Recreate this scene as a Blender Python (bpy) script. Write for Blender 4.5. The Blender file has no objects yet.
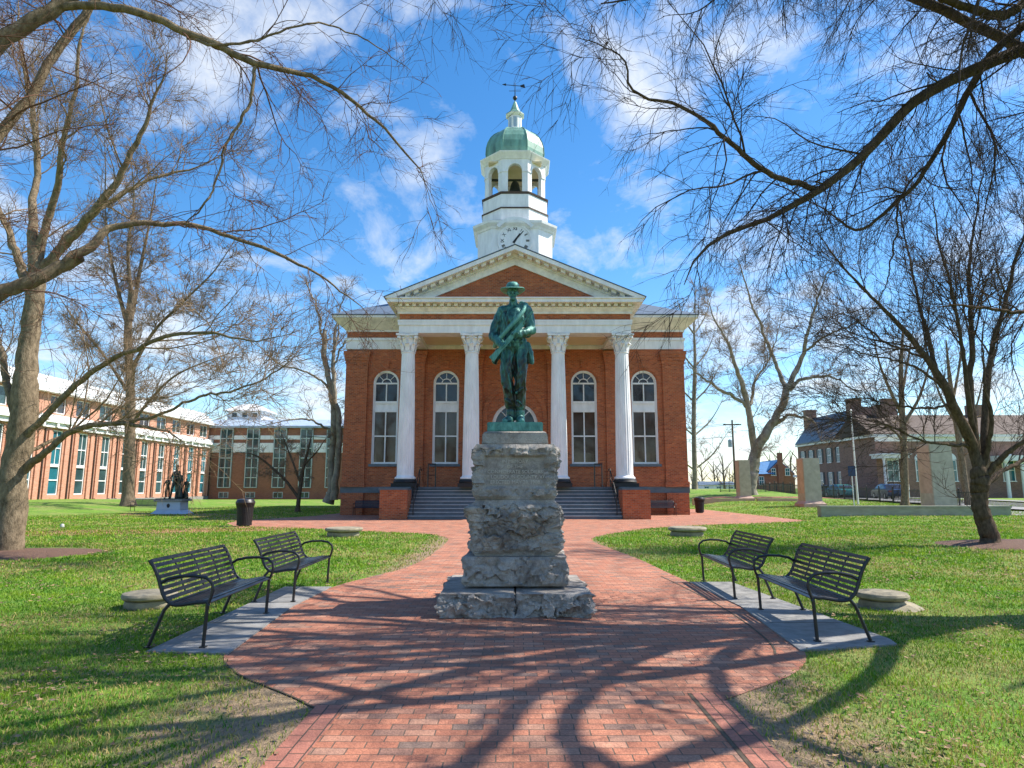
import bpy, bmesh, math, random
import numpy as np
from mathutils import Vector, Matrix, noise as mnoise
from mathutils.geometry import tessellate_polygon
R = math.radians
scene = bpy.context.scene
col = scene.collection
random.seed(7)
rng = np.random.default_rng(11)

# ------------------------------------------------------------------ camera
F = 660.0; TILT = math.atan(104/660.0); CX, CY, EYE = 515.0, 384.0, 1.6
cam = bpy.data.cameras.new('camera'); camo = bpy.data.objects.new('camera', cam); col.objects.link(camo)
camo.location = (0, 0, EYE); camo.rotation_euler = (R(90)+TILT, 0, 0)
cam.sensor_width = 36.0; cam.lens = 36.0*F/1024; cam.shift_x = -3/1024
cam.clip_start = 0.1; cam.clip_end = 3000
scene.camera = camo

# ------------------------------------------------------------------ sky and sun
SUN_AZ, SUN_EL = 9.0, 50.0          # azimuth counted from +X towards +Y
SUN_STRENGTH, SKY_STRENGTH, EXPOSURE = 5.0, 0.13, 0.85
w = bpy.data.worlds.new("World"); scene.world = w; w.use_nodes = True
nt = w.node_tree; nt.nodes.clear()
def N(nt, typ, **kw):
    n = nt.nodes.new(typ)
    for k, v in kw.items(): setattr(n, k, v)
    return n
out = N(nt, 'ShaderNodeOutputWorld'); bg = N(nt, 'ShaderNodeBackground'); bg.inputs[1].default_value = SKY_STRENGTH
sky = N(nt, 'ShaderNodeTexSky', sky_type='NISHITA', sun_disc=False)
sky.sun_elevation = R(SUN_EL); sky.sun_rotation = R(90-SUN_AZ); sky.air_density = 1.0; sky.dust_density = 0.3; sky.ozone_density = 2.0
hsv = N(nt, 'ShaderNodeHueSaturation'); hsv.inputs['Saturation'].default_value = 1.34; hsv.inputs['Value'].default_value = 1.0
tc = N(nt, 'ShaderNodeTexCoord'); sep = N(nt, 'ShaderNodeSeparateXYZ')
add = N(nt, 'ShaderNodeMath', operation='ADD'); add.inputs[1].default_value = 0.22
mx = N(nt, 'ShaderNodeMath', operation='MAXIMUM'); mx.inputs[1].default_value = 0.0
dx = N(nt, 'ShaderNodeMath', operation='DIVIDE'); dy = N(nt, 'ShaderNodeMath', operation='DIVIDE')
cmb = N(nt, 'ShaderNodeCombineXYZ'); mp = N(nt, 'ShaderNodeMapping')
mp.inputs['Location'].default_value = (-11.62, -11.38, 51.8); mp.inputs['Scale'].default_value = (1.0, 0.8, 1); mp.inputs['Rotation'].default_value = (0, 0, R(25))
no = N(nt, 'ShaderNodeTexNoise'); no.inputs['Scale'].default_value = 2.5; no.inputs['Detail'].default_value = 10; no.inputs['Roughness'].default_value = 0.62; no.inputs['Distortion'].default_value = 0.35
rmp = N(nt, 'ShaderNodeValToRGB'); rmp.color_ramp.elements[0].position = 0.515; rmp.color_ramp.elements[1].position = 0.70
rmp.color_ramp.elements[0].color = (0, 0, 0, 1); rmp.color_ramp.elements[1].color = (0.92, 0.92, 0.92, 1)
mix = N(nt, 'ShaderNodeMix', data_type='RGBA'); mix.inputs[7].default_value = (4.3, 4.5, 4.75, 1)
L = nt.links.new
L(tc.outputs['Generated'], sep.inputs[0]); L(sep.outputs[2], mx.inputs[0]); L(mx.outputs[0], add.inputs[0])
L(sep.outputs[0], dx.inputs[0]); L(add.outputs[0], dx.inputs[1]); L(sep.outputs[1], dy.inputs[0]); L(add.outputs[0], dy.inputs[1])
L(dx.outputs[0], cmb.inputs[0]); L(dy.outputs[0], cmb.inputs[1]); L(cmb.outputs[0], mp.inputs[0]); L(mp.outputs[0], no.inputs['Vector'])
hz = N(nt, 'ShaderNodeMapRange'); hz.inputs[1].default_value = 0.0; hz.inputs[2].default_value = 0.30; hz.inputs[3].default_value = 0.07; hz.inputs[4].default_value = 0.0
ad_ = N(nt, 'ShaderNodeMath', operation='ADD'); L(sep.outputs[2], hz.inputs[0]); L(no.outputs[0], ad_.inputs[0]); L(hz.outputs[0], ad_.inputs[1])
L(ad_.outputs[0], rmp.inputs[0]); L(sky.outputs[0], hsv.inputs['Color']); L(hsv.outputs[0], mix.inputs[6]); L(rmp.outputs[0], mix.inputs[0])
L(mix.outputs[2], bg.inputs[0]); L(bg.outputs[0], out.inputs[0])
sun = bpy.data.lights.new('sun', 'SUN'); sun.energy = SUN_STRENGTH; sun.angle = R(0.38); sun.color = (1.0, 0.93, 0.82)
suno = bpy.data.objects.new('sun', sun); col.objects.link(suno)
sd = Vector((math.cos(R(SUN_EL))*math.cos(R(SUN_AZ)), math.cos(R(SUN_EL))*math.sin(R(SUN_AZ)), math.sin(R(SUN_EL))))
suno.rotation_euler = sd.to_track_quat('Z', 'Y').to_euler(); suno.location = sd*60
vs = scene.view_settings; vs.view_transform = 'Standard'; vs.look = 'None'; vs.exposure = EXPOSURE; vs.gamma = 1.0; vs.use_curve_mapping = False
scene.cycles.max_bounces = 6; scene.cycles.diffuse_bounces = 3

# ------------------------------------------------------------------ measuring helpers
_c, _s = math.cos(TILT), math.sin(TILT)
def ray(x, y):
    u = (x-CX)/F; v = (CY-y)/F
    return (u, _c - v*_s, _s + v*_c)
def at(x, y, Y):
    d = ray(x, y); t = Y/d[1]; return Vector((d[0]*t, Y, EYE + d[2]*t))
def gp(x, y, z=0.0):
    d = ray(x, y); t = (z-EYE)/d[2]; return Vector((d[0]*t, d[1]*t, z))
def zz(y, Y): return at(515, y, Y).z
def ss(t): t = min(1.0, max(0.0, t)); return t*t*(3-2*t)
def h(x, y):
    """height of the ground"""
    hl = 0.55*ss((-x-24)/10)*ss((y-36)/10)*(1-ss((y-62)/28))
    hr = ss((x-14)/5)*float(np.interp(y, [30, 36, 47, 59, 66, 75, 90], [0, .13, .25, .48, .95, 1.45, 1.5]))
    if x > 27: hr = hr + (min(hr, .5)-hr)*ss((x-27)/6)
    return hl+hr

# ------------------------------------------------------------------ object helpers
def tag(o, label=None, cat=None, group=None, kind=None):
    if label: o['label'] = label
    if cat: o['category'] = cat
    if group: o['group'] = group
    if kind: o['kind'] = kind
    return o
def empty(name, loc, label, cat, rz=0, group=None):
    o = bpy.data.objects.new(name, None); col.objects.link(o); o.location = loc; o.rotation_euler = (0, 0, rz)
    o.empty_display_size = 0.2
    return tag(o, label, cat, group)
def kids(o): return [c for c in col.objects if c.parent == o]
def copy_tree(o, parent=None):
    c = o.copy(); col.objects.link(c)
    if parent: c.parent = parent
    for ch in kids(o): copy_tree(ch, c)
    return c
def raw_mesh(name, V, Fq, mat, parent=None, smooth=False, colors=None):
    """numpy verts (n,3) and faces (m,k)"""
    me = bpy.data.meshes.new(name); V = np.asarray(V, np.float32); Fq = np.asarray(Fq, np.int32)
    k = Fq.shape[1]
    me.vertices.add(len(V)); me.vertices.foreach_set('co', V.ravel())
    me.loops.add(Fq.size); me.loops.foreach_set('vertex_index', Fq.ravel())
    me.polygons.add(len(Fq)); me.polygons.foreach_set('loop_start', np.arange(0, Fq.size, k, dtype=np.int32))
    me.polygons.foreach_set('use_smooth', np.full(len(Fq), smooth))
    if colors is not None:
        a = me.color_attributes.new('tint', 'FLOAT_COLOR', 'POINT')
        cc = np.ones((len(V), 4), np.float32); cc[:, :3] = colors; a.data.foreach_set('color', cc.ravel())
    me.update(calc_edges=True)
    o = bpy.data.objects.new(name, me); col.objects.link(o); me.materials.append(mat)
    if parent: o.parent = parent
    return o

class MB:
    def __init__(s): s.v = []; s.f = []
    def add(s, vs, fs):
        b = len(s.v); s.v += [tuple(p) for p in vs]; s.f += [tuple(i+b for i in f) for f in fs]; return s
    def box(s, x0, y0, z0, x1, y1, z1):
        x0, x1 = min(x0, x1), max(x0, x1); y0, y1 = min(y0, y1), max(y0, y1); z0, z1 = min(z0, z1), max(z0, z1)
        return s.add([(x0,y0,z0),(x1,y0,z0),(x1,y1,z0),(x0,y1,z0),(x0,y0,z1),(x1,y0,z1),(x1,y1,z1),(x0,y1,z1)],
                     [(0,3,2,1),(4,5,6,7),(0,1,5,4),(1,2,6,5),(2,3,7,6),(3,0,4,7)])
    def frus(s, a, z0, b, z1):
        """a, b = (x0,y0,x1,y1) rectangles"""
        q = lambda r, z: [(r[0],r[1],z),(r[2],r[1],z),(r[2],r[3],z),(r[0],r[3],z)]
        return s.add(q(a, z0)+q(b, z1), [(0,3,2,1),(4,5,6,7),(0,1,5,4),(1,2,6,5),(2,3,7,6),(3,0,4,7)])
    def loft(s, rings, caps=True):
        n = len(rings[0]); vs = [p for r in rings for p in r]; fs = []
        for i in range(len(rings)-1):
            for j in range(n):
                k = (j+1) % n; fs.append((i*n+j, i*n+k, (i+1)*n+k, (i+1)*n+j))
        if caps: fs.append(tuple(range(n-1, -1, -1))); fs.append(tuple((len(rings)-1)*n+j for j in range(n)))
        return s.add(vs, fs)
    def xz(s, poly, y0, y1):
        """polygon in x,z extruded along y"""
        p = [(a, b) for a, b in poly]; n = len(p)
        vs = [(a, y0, b) for a, b in p]+[(a, y1, b) for a, b in p]
        tri = tessellate_polygon([[Vector((a, b, 0)) for a, b in p]])
        fs = [(t[0], t[1], t[2]) for t in tri]+[(t[2]+n, t[1]+n, t[0]+n) for t in tri]
        fs += [(i, (i+1) % n, (i+1) % n+n, i+n) for i in range(n)]
        return s.add(vs, fs)
    def xy(s, poly, z0, z1):
        n = len(poly); vs = [(a, b, z0) for a, b in poly]+[(a, b, z1) for a, b in poly]
        tri = tessellate_polygon([[Vector((a, b, 0)) for a, b in poly]])
        fs = [(t[2], t[1], t[0]) for t in tri]+[(t[0]+n, t[1]+n, t[2]+n) for t in tri]
        fs += [(i, (i+1) % n, (i+1) % n+n, i+n) for i in range(n)]
        return s.add(vs, fs)
    def lathe(s, prof, c=(0, 0, 0), seg=16, rot=0.0, flute=None):
        rings = []
        for r, z in prof:
            ring = []
            for j in range(seg):
                a = rot+2*math.pi*j/seg; rr = r
                if flute and flute(z): rr = r*(0.94+0.06*(j % 2))
                ring.append((c[0]+rr*math.cos(a), c[1]+rr*math.sin(a), c[2]+z))
            rings.append(ring)
        return s.loft(rings)
    def tube(s, pts, rad, seg=8):
        pts = [Vector(p) for p in pts]; n = len(pts); rings = []
        if not hasattr(rad, '__len__'): rad = [rad]*n
        ref = None
        for i in range(n):
            t = (pts[min(i+1, n-1)]-pts[max(i-1, 0)]).normalized()
            if ref is None:
                ref = Vector((0, 0, 1)) if abs(t.z) < .9 else Vector((1, 0, 0))
                u = t.cross(ref).normalized()
            else: u = (u - t*u.dot(t)).normalized()
            v = t.cross(u)
            rings.append([pts[i]+(u*math.cos(2*math.pi*j/seg)+v*math.sin(2*math.pi*j/seg))*rad[i] for j in range(seg)])
        return s.loft(rings)
    def ball(s, c, r, seg=12, rings=8):
        if not hasattr(r, '__len__'): r = (r, r, r)
        P = []
        for i in range(rings+1):
            a = math.pi*(i/rings); rr = max(math.sin(a), 1e-3)
            P.append([(c[0]+r[0]*rr*math.cos(2*math.pi*j/seg), c[1]+r[1]*rr*math.sin(2*math.pi*j/seg), c[2]-r[2]*math.cos(a)) for j in range(seg)])
        return s.loft(P)
    def cap(s, a, b, ra, rb, seg=12):
        """tapered capsule"""
        a = Vector(a); b = Vector(b); s.tube([a, b], [ra, rb], seg); s.ball(a, ra, seg); s.ball(b, rb, seg); return s
    def build(s, name, mat, parent=None, smooth=False, bevel=0, kind=None):
        me = bpy.data.meshes.new(name); me.from_pydata(s.v, [], s.f); me.materials.append(mat)
        bm = bmesh.new(); bm.from_mesh(me); bmesh.ops.recalc_face_normals(bm, faces=bm.faces)
        if bevel:
            bmesh.ops.bevel(bm, geom=[e for e in bm.edges if len(e.link_faces) == 2 and e.calc_face_angle(0) > .6], offset=bevel, segments=2, affect='EDGES', clamp_overlap=True)
        bm.to_mesh(me); bm.free()
        if smooth:
            for p in me.polygons: p.use_smooth = True
            try: me.set_sharp_from_angle(angle=R(40))
            except Exception: pass
        o = bpy.data.objects.new(name, me); col.objects.link(o)
        if parent: o.parent = parent
        if kind: o['kind'] = kind
        return o
def remeshed(mb, name, mat, parent, voxel, smooth=4):
    me = bpy.data.meshes.new('tmp'); me.from_pydata(mb.v, [], mb.f)
    o = bpy.data.objects.new('tmp', me); col.objects.link(o)
    m = o.modifiers.new('r', 'REMESH'); m.mode = 'VOXEL'; m.voxel_size = voxel
    m2 = o.modifiers.new('s', 'SMOOTH'); m2.iterations = smooth; m2.factor = .5
    dg = bpy.context.evaluated_depsgraph_get(); dg.update()
    res = bpy.data.meshes.new_from_object(o.evaluated_get(dg)); bpy.data.objects.remove(o)
    res.name = name; res.materials.clear(); res.materials.append(mat)
    for p in res.polygons: p.use_smooth = True
    ob = bpy.data.objects.new(name, res); col.objects.link(ob)
    if parent: ob.parent = parent
    return ob
def text_part(name, body, size, loc, mat, parent, depth=.004, rot=(R(90), 0, 0), spacing=1.0, line=1.0):
    cu = bpy.data.curves.new('tmp', 'FONT'); cu.body = body; cu.size = size; cu.align_x = 'CENTER'; cu.align_y = 'CENTER'
    cu.extrude = depth; cu.space_character = spacing; cu.space_line = line; cu.resolution_u = 2
    o = bpy.data.objects.new('tmp', cu); col.objects.link(o)
    dg = bpy.context.evaluated_depsgraph_get(); dg.update()
    me = bpy.data.meshes.new_from_object(o.evaluated_get(dg)); bpy.data.objects.remove(o)
    me.transform(Matrix.Translation(loc) @ Matrix.Rotation(rot[2], 4, 'Z') @ Matrix.Rotation(rot[0], 4, 'X') @ Matrix.Rotation(rot[1], 4, 'Z'))
    me.materials.clear(); me.materials.append(mat); me.name = name
    ob = bpy.data.objects.new(name, me); col.objects.link(ob); ob.parent = parent
    return ob

# ------------------------------------------------------------------ materials
def base_mat(name, rough=.7, metal=0.0):
    m = bpy.data.materials.new(name); m.use_nodes = True; t = m.node_tree
    b = t.nodes['Principled BSDF']; b.inputs['Roughness'].default_value = rough; b.inputs['Metallic'].default_value = metal
    return m, t, b
def coords(t, scale=(1, 1, 1)):
    c = N(t, 'ShaderNodeTexCoord'); m = N(t, 'ShaderNodeMapping'); m.inputs['Scale'].default_value = scale
    t.links.new(c.outputs['Object'], m.inputs[0]); return m.outputs[0]
def noise(t, vec, scale, detail=5, rough=.6, dist=0):
    n = N(t, 'ShaderNodeTexNoise'); n.inputs['Scale'].default_value = scale; n.inputs['Detail'].default_value = detail
    n.inputs['Roughness'].default_value = rough; n.inputs['Distortion'].default_value = dist; t.links.new(vec, n.inputs['Vector']); return n.outputs[0]
def ramp(t, fac, stops, interp='LINEAR'):
    r = N(t, 'ShaderNodeValToRGB'); r.color_ramp.interpolation = interp; e = r.color_ramp.elements
    while len(e) < len(stops): e.new(.5)
    for k, (p, c) in enumerate(stops):
        e[k].position = p; e[k].color = (c[0], c[1], c[2], 1) if hasattr(c, '__len__') else (c, c, c, 1)
    t.links.new(fac, r.inputs[0]); return r.outputs[0]
def mixc(t, fac, a, b, mode='MIX'):
    m = N(t, 'ShaderNodeMix', data_type='RGBA', blend_type=mode)
    for s, i in ((fac, 0), (a, 6), (b, 7)):
        if hasattr(s, 'is_linked'): t.links.new(s, m.inputs[i])
        elif i == 0: m.inputs[0].default_value = s
        else: m.inputs[i].default_value = (*s, 1) if len(s) == 3 else s
    return m.outputs[2]
def bump(t, b, height, strength, dist=.02):
    n = N(t, 'ShaderNodeBump'); n.inputs['Strength'].default_value = strength; n.inputs['Distance'].default_value = dist
    t.links.new(height, n.inputs['Height']); t.links.new(n.outputs[0], b.inputs['Normal'])
def mul(c, k): return tuple(min(1, x*k) for x in c)
def plain(name, c, rough=.6, metal=0, var=.18, scale=3.0, stretch=(1, 1, 1), bmp=0.0, bscale=40, bdist=.01):
    m, t, b = base_mat(name, rough, metal); v = coords(t, stretch)
    n = noise(t, v, scale, 6, .65)
    t.links.new(ramp(t, n, [(.28, mul(c, 1-var)), (.5, c), (.72, mul(c, 1+var))]), b.inputs['Base Color'])
    rr = ramp(t, noise(t, v, scale*2.3, 4), [(.3, max(.02, rough-.1)), (.7, min(1, rough+.1))]); t.links.new(rr, b.inputs['Roughness'])
    if bmp: bump(t, b, noise(t, v, bscale, 6, .7), bmp, bdist)
    return m
def brick_mat(name, cols, mortar, bw, bh, ms, horiz=False, rough=.85, stain=.25, rotate=0, bstr=.5, stops=None):
    m, t, b = base_mat(name, rough)
    c = N(t, 'ShaderNodeTexCoord'); s = N(t, 'ShaderNodeSeparateXYZ'); t.links.new(c.outputs['Object'], s.inputs[0])
    cb = N(t, 'ShaderNodeCombineXYZ')
    if horiz:
        i0, i1 = (0, 1) if not rotate else (1, 0)
        t.links.new(s.outputs[i0], cb.inputs[0]); t.links.new(s.outputs[i1], cb.inputs[1])
    else:
        a = N(t, 'ShaderNodeMath', operation='ADD'); t.links.new(s.outputs[0], a.inputs[0]); t.links.new(s.outputs[1], a.inputs[1])
        t.links.new(a.outputs[0], cb.inputs[0]); t.links.new(s.outputs[2], cb.inputs[1])
    vec = cb.outputs[0]
    if horiz:   # laid by hand: joints wander a little
        nn = N(t, 'ShaderNodeTexNoise'); nn.inputs['Scale'].default_value = 2.5; t.links.new(vec, nn.inputs['Vector'])
        va = N(t, 'ShaderNodeVectorMath', operation='MULTIPLY_ADD'); va.inputs[1].default_value = (.025, .025, 0)
        t.links.new(nn.outputs['Color'], va.inputs[0]); t.links.new(vec, va.inputs[2]); vec = va.outputs[0]
    br = N(t, 'ShaderNodeTexBrick'); br.offset = .5; br.inputs['Scale'].default_value = 1
    br.inputs['Brick Width'].default_value = bw; br.inputs['Row Height'].default_value = bh; br.inputs['Mortar Size'].default_value = ms
    br.inputs['Mortar Smooth'].default_value = .3; br.inputs['Bias'].default_value = 0
    br.inputs['Color1'].default_value = (0, 0, 0, 1); br.inputs['Color2'].default_value = (1, 1, 1, 1); br.inputs['Mortar'].default_value = (.5, .5, .5, 1)
    t.links.new(vec, br.inputs['Vector'])
    n = len(cols); st = stops or [i/(n-1) for i in range(n)]
    cr = ramp(t, br.outputs['Color'], list(zip(st, cols)))
    ob = c.outputs['Object']
    st1 = ramp(t, noise(t, ob, .8 if not horiz else 1.3, 6, .65), [(.25, 1-stain), (.5, 1), (.75, 1+stain*.5)])
    st2 = ramp(t, noise(t, ob, 45 if horiz else 9, 3, .7), [(.3, 1-stain*.7), (.7, 1+stain*.3)])
    cr = mixc(t, 1, mixc(t, 1, cr, st1, 'MULTIPLY'), st2, 'MULTIPLY')
    mo = mixc(t, noise(t, ob, 6, 4), mul(mortar, .6), mul(mortar, 1.3))
    t.links.new(mixc(t, br.outputs['Fac'], cr, mo), b.inputs['Base Color'])
    hh = N(t, 'ShaderNodeMath', operation='SUBTRACT'); t.links.new(noise(t, ob, 60, 3), hh.inputs[0]); t.links.new(br.outputs['Fac'], hh.inputs[1])
    bump(t, b, hh.outputs[0], bstr, .012)
    return m
M = {}
BR = [(.17,.055,.028), (.26,.075,.032), (.31,.09,.036), (.22,.062,.028), (.36,.125,.06)]
M['court_brick'] = brick_mat('courthouse brick', [(.27,.054,.018), (.49,.115,.033), (.40,.083,.025), (.55,.155,.052)], (.36,.20,.12), .24, .085, .012, stain=.42, bstr=.8)
M['pave'] = brick_mat('paving brick', [(.21,.14,.11), (.35,.13,.075), (.42,.16,.092), (.46,.185,.108), (.39,.14,.08), (.49,.23,.145), (.30,.17,.12), (.44,.165,.095)], (.12,.085,.06), .205, .105, .005, horiz=True, stain=.46, bstr=.7)
M['pave_edge'] = brick_mat('paving edge brick', [(.24,.10,.075), (.36,.135,.09), (.41,.16,.11), (.34,.13,.09)], (.07,.05,.035), .205, .105, .006, horiz=True, rotate=1, stain=.30, bstr=.7)
M['modern_brick'] = brick_mat('salmon brick', [(.47,.20,.125), (.54,.25,.165), (.58,.28,.19)], (.5,.33,.25), .3, .1, .01, stain=.18)
M['wing_brick'] = brick_mat('red brown brick', [(.25,.085,.05), (.33,.125,.075), (.30,.105,.062)], (.3,.2,.15), .3, .1, .01, stain=.25)
M['old_brick'] = brick_mat('old house brick', [(.17,.075,.05), (.25,.11,.07), (.29,.14,.10)], (.33,.27,.23), .25, .085, .012, stain=.35)
M['white'] = plain('white paint', (.74,.74,.75), .5, var=.15, scale=2.6, stretch=(1, 1, .3))
M['cream'] = plain('cream paint', (.72,.58,.36), .5, var=.08, scale=1.2)
M['cream_wood'] = plain('weathered cream cornice', (.70,.67,.61), .55, var=.25, scale=2.2)
M['slate'] = plain('blue grey slate roof', (.10,.13,.17), .5, var=.25, scale=4)
M['bluestone'] = plain('bluestone', (.075,.105,.135), .45, var=.25, scale=3)
M['tread'] = plain('worn tread edge', (.42,.46,.50), .5, var=.2, scale=5)
M['black'] = plain('black paint', (.008,.008,.009), .6, var=.3, scale=10)
M['iron'] = plain('black iron', (.015,.015,.017), .4, var=.3, scale=8)
M['copper'] = plain('green copper', (.13,.27,.215), .55, var=.5, scale=2.2, stretch=(1, 1, .25))
M['gold'] = plain('gilded', (.45,.33,.12), .35, .6)
M['concrete'] = plain('concrete', (.225,.222,.215), .9, var=.32, scale=5, bmp=.3, bscale=120, bdist=.004)
M['pier_pink'] = plain('pink granite', (.45,.31,.25), .8, var=.2, scale=2.5, bmp=.3)
M['pier_grey'] = plain('grey cast stone', (.42,.365,.30), .85, var=.22, scale=2.2, bmp=.3)
M['wall_grey'] = plain('grey green stone coping', (.29,.28,.22), .85, var=.25, scale=1.7, stretch=(1, 1, 3), bmp=.3)
M['field'] = plain('weathered sandstone', (.25,.22,.155), .9, var=.45, scale=5, bmp=.6, bscale=18)
M['asphalt'] = plain('asphalt', (.06,.06,.062), .9, var=.2, scale=6)
M['mulch'] = plain('bark mulch', (.14,.075,.048), .95, var=.8, scale=38, bmp=1.0, bscale=70, bdist=.03)
M['joint_gap_shade'] = plain('dark joint and gap shade', (.075,.055,.035), .95, var=.5, scale=20)  # dark fill for pad joints, and painted shade for the edging gaps
M['letter'] = plain('raised granite lettering', (.55,.51,.45), .85, var=.2, scale=20)
M['stub'] = plain('white plastic stub', (.42,.42,.40), .5)
M['bark_tan'] = plain('tan grey bark', (.20,.155,.105), .9, var=.6, scale=13, stretch=(1, 1, .45), bmp=1.0, bscale=30, bdist=.03)
M['bark_grey'] = plain('grey brown bark', (.18,.14,.10), .9, var=.5, scale=11, stretch=(1, 1, .4), bmp=.8, bscale=22, bdist=.03)
M['bark_dark'] = plain('dark brown bark', (.10,.073,.052), .9, var=.6, scale=14, stretch=(1, 1, .4), bmp=1.0, bscale=34, bdist=.025)
M['bark_pale'] = plain('mottled sycamore bark', (.27,.24,.19), .9, var=.45, scale=2.2, bmp=.3)
M['twig_tan'] = plain('tan twigs', (.22,.155,.10), .9, var=.2)
M['twig_red'] = plain('reddish twigs', (.15,.085,.06), .9, var=.2)
M['twig_dark'] = plain('dark twigs', (.07,.05,.04), .9, var=.2)
M['roof_brown'] = plain('brown roof', (.07,.045,.036), .8, var=.25, scale=3)
M['roof_blue'] = plain('blue metal roof', (.05,.17,.36), .45, var=.15)
M['roof_white'] = plain('white standing seam metal', (.74,.74,.74), .4, var=.06)
M['bluegrey'] = plain('blue grey panel', (.34,.42,.52), .4, var=.12, scale=1)
M['teal_frame'] = plain('grey green window frame', (.42,.50,.50), .4, var=.1)
M['shutter'] = plain('black shutters', (.02,.025,.035), .6)
M['sign_blue'] = plain('blue sign', (.01,.03,.10), .4)
M['tyre'] = plain('tyre rubber', (.02,.02,.02), .8); M['rim'] = plain('alloy', (.45,.45,.46), .3, .8)
M['car_teal'] = plain('teal car paint', (.04,.20,.21), .2, .2, var=.04); M['car_navy'] = plain('navy car paint', (.015,.04,.11), .2, .2, var=.04)
M['car_silver'] = plain('silver car paint', (.45,.47,.49), .25, .4, var=.04)
M['lamp_red'] = plain('red tail lamp', (.3,.01,.01), .2); M['lamp_clear'] = plain('headlamp', (.6,.6,.6), .1)
for k_ in M:
    if k_.startswith(('bark', 'twig')): M[k_].node_tree.nodes['Principled BSDF'].inputs['Specular IOR Level'].default_value = .05
def glass(name, c, rough=.04, var=.4, sc=.9):
    m = plain(name, c, rough, 0, var, sc); b = m.node_tree.nodes['Principled BSDF']
    for l in list(b.inputs['Roughness'].links): m.node_tree.links.remove(l)
    b.inputs['Roughness'].default_value = rough; b.inputs['IOR'].default_value = 1.55
    bump(m.node_tree, b, noise(m.node_tree, coords(m.node_tree), 1.3, 2), .05, .05)
    return m
M['glass_dark'] = glass('dark window glass', (.024,.025,.03), .04, .8, .6); M['glass_brown'] = glass('glass over brown blinds', (.05,.032,.024), .06, .85, .45)
M['glass_teal'] = glass('teal glass', (.02,.13,.17), .05, .35, .5); M['glass_green'] = glass('green grey glass', (.035,.07,.075), .05, .5, .4)
def granite():
    m, t, b = base_mat('rock faced granite', .9); v = coords(t)
    a = ramp(t, noise(t, v, 3, 7, .7), [(.25, (.19,.17,.15)), (.5, (.36,.33,.295)), (.75, (.49,.45,.40))])
    sp = ramp(t, noise(t, v, 170, 2, .5), [(.35, .7), (.6, 1.15)])
    dk = ramp(t, noise(t, v, 1.9, 8, .8, .5), [(.48, 0), (.64, .75)])
    c = mixc(t, 1, a, sp, 'MULTIPLY'); c = mixc(t, dk, c, (.095,.078,.07))
    t.links.new(c, b.inputs['Base Color']); bump(t, b, noise(t, v, 42, 8, .75), .8, .02); return m
M['granite'] = granite()
def bronze(name, zones, dark=(.02,.022,.02), teal=(.028,.125,.115), bright=(.13,.35,.31), bias=0.0):
    m, t, b = base_mat(name, .42, .35); v = coords(t); vs_ = coords(t, (1, 1, .3))
    s = N(t, 'ShaderNodeSeparateXYZ'); t.links.new(v, s.inputs[0])
    mr = N(t, 'ShaderNodeMapRange'); mr.inputs[1].default_value = 0; mr.inputs[2].default_value = 2; t.links.new(s.outputs[2], mr.inputs[0])
    zc = ramp(t, mr.outputs[0], zones); pt = N(t, 'ShaderNodeNewGeometry')
    pr = N(t, 'ShaderNodeMapRange'); pr.inputs[1].default_value = .42; pr.inputs[2].default_value = .58; pr.inputs[3].default_value = -.22+bias-.5; pr.inputs[4].default_value = .22+bias-.5  # recesses darker, ridges brighter: shading put into the patina colour
    t.links.new(pt.outputs['Pointiness'], pr.inputs[0]); a0 = N(t, 'ShaderNodeMath', operation='ADD'); t.links.new(zc, a0.inputs[0]); t.links.new(pr.outputs[0], a0.inputs[1])
    ad = N(t, 'ShaderNodeMath', operation='ADD'); t.links.new(noise(t, vs_, 9, 8, .75, .6), ad.inputs[0]); t.links.new(a0.outputs[0], ad.inputs[1])
    c = ramp(t, ad.outputs[0], [(.36, dark), (.52, teal), (.74, bright)])
    t.links.new(c, b.inputs['Base Color']); bump(t, b, noise(t, v, 60, 5, .6), .35, .006)
    t.links.new(ramp(t, ad.outputs[0], [(.4, .33), (.7, .65)]), b.inputs['Roughness']); return m
M['bronze'] = bronze('weathered bronze', [(.0, .53), (.13, .50), (.2, .35), (.5, .37), (.57, .50), (1, .53)])
M['bronze_shade'] = bronze('bronze darkened for shade', [(0, .40), (1, .46)])  # darker copy of the statue bronze, shade on rifle and roll painted in
M['bronze_dark'] = bronze('dark bronze', [(0, .5), (1, .5)], teal=(.02,.03,.028), bright=(.05,.06,.055), bias=-.05)
M['bronze_base'] = bronze('green bronze plinth', [(0, .42), (1, .42)])
def vcol(name, rough=.8, trans=0.0):
    m, t, b = base_mat(name, rough); a = N(t, 'ShaderNodeVertexColor', layer_name='tint')
    t.links.new(a.outputs[0], b.inputs['Base Color'])
    if trans:
        tr = N(t, 'ShaderNodeBsdfTranslucent'); ms = N(t, 'ShaderNodeMixShader'); ms.inputs[0].default_value = trans
        t.links.new(a.outputs[0], tr.inputs[0]); t.links.new(b.outputs[0], ms.inputs[1]); t.links.new(tr.outputs[0], ms.inputs[2]); t.links.new(ms.outputs[0], t.nodes['Material Output'].inputs[0])
    return m
M['blade'] = vcol('grass blades', .6, .35); M['leaf'] = vcol('dead leaves', .9)
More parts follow.
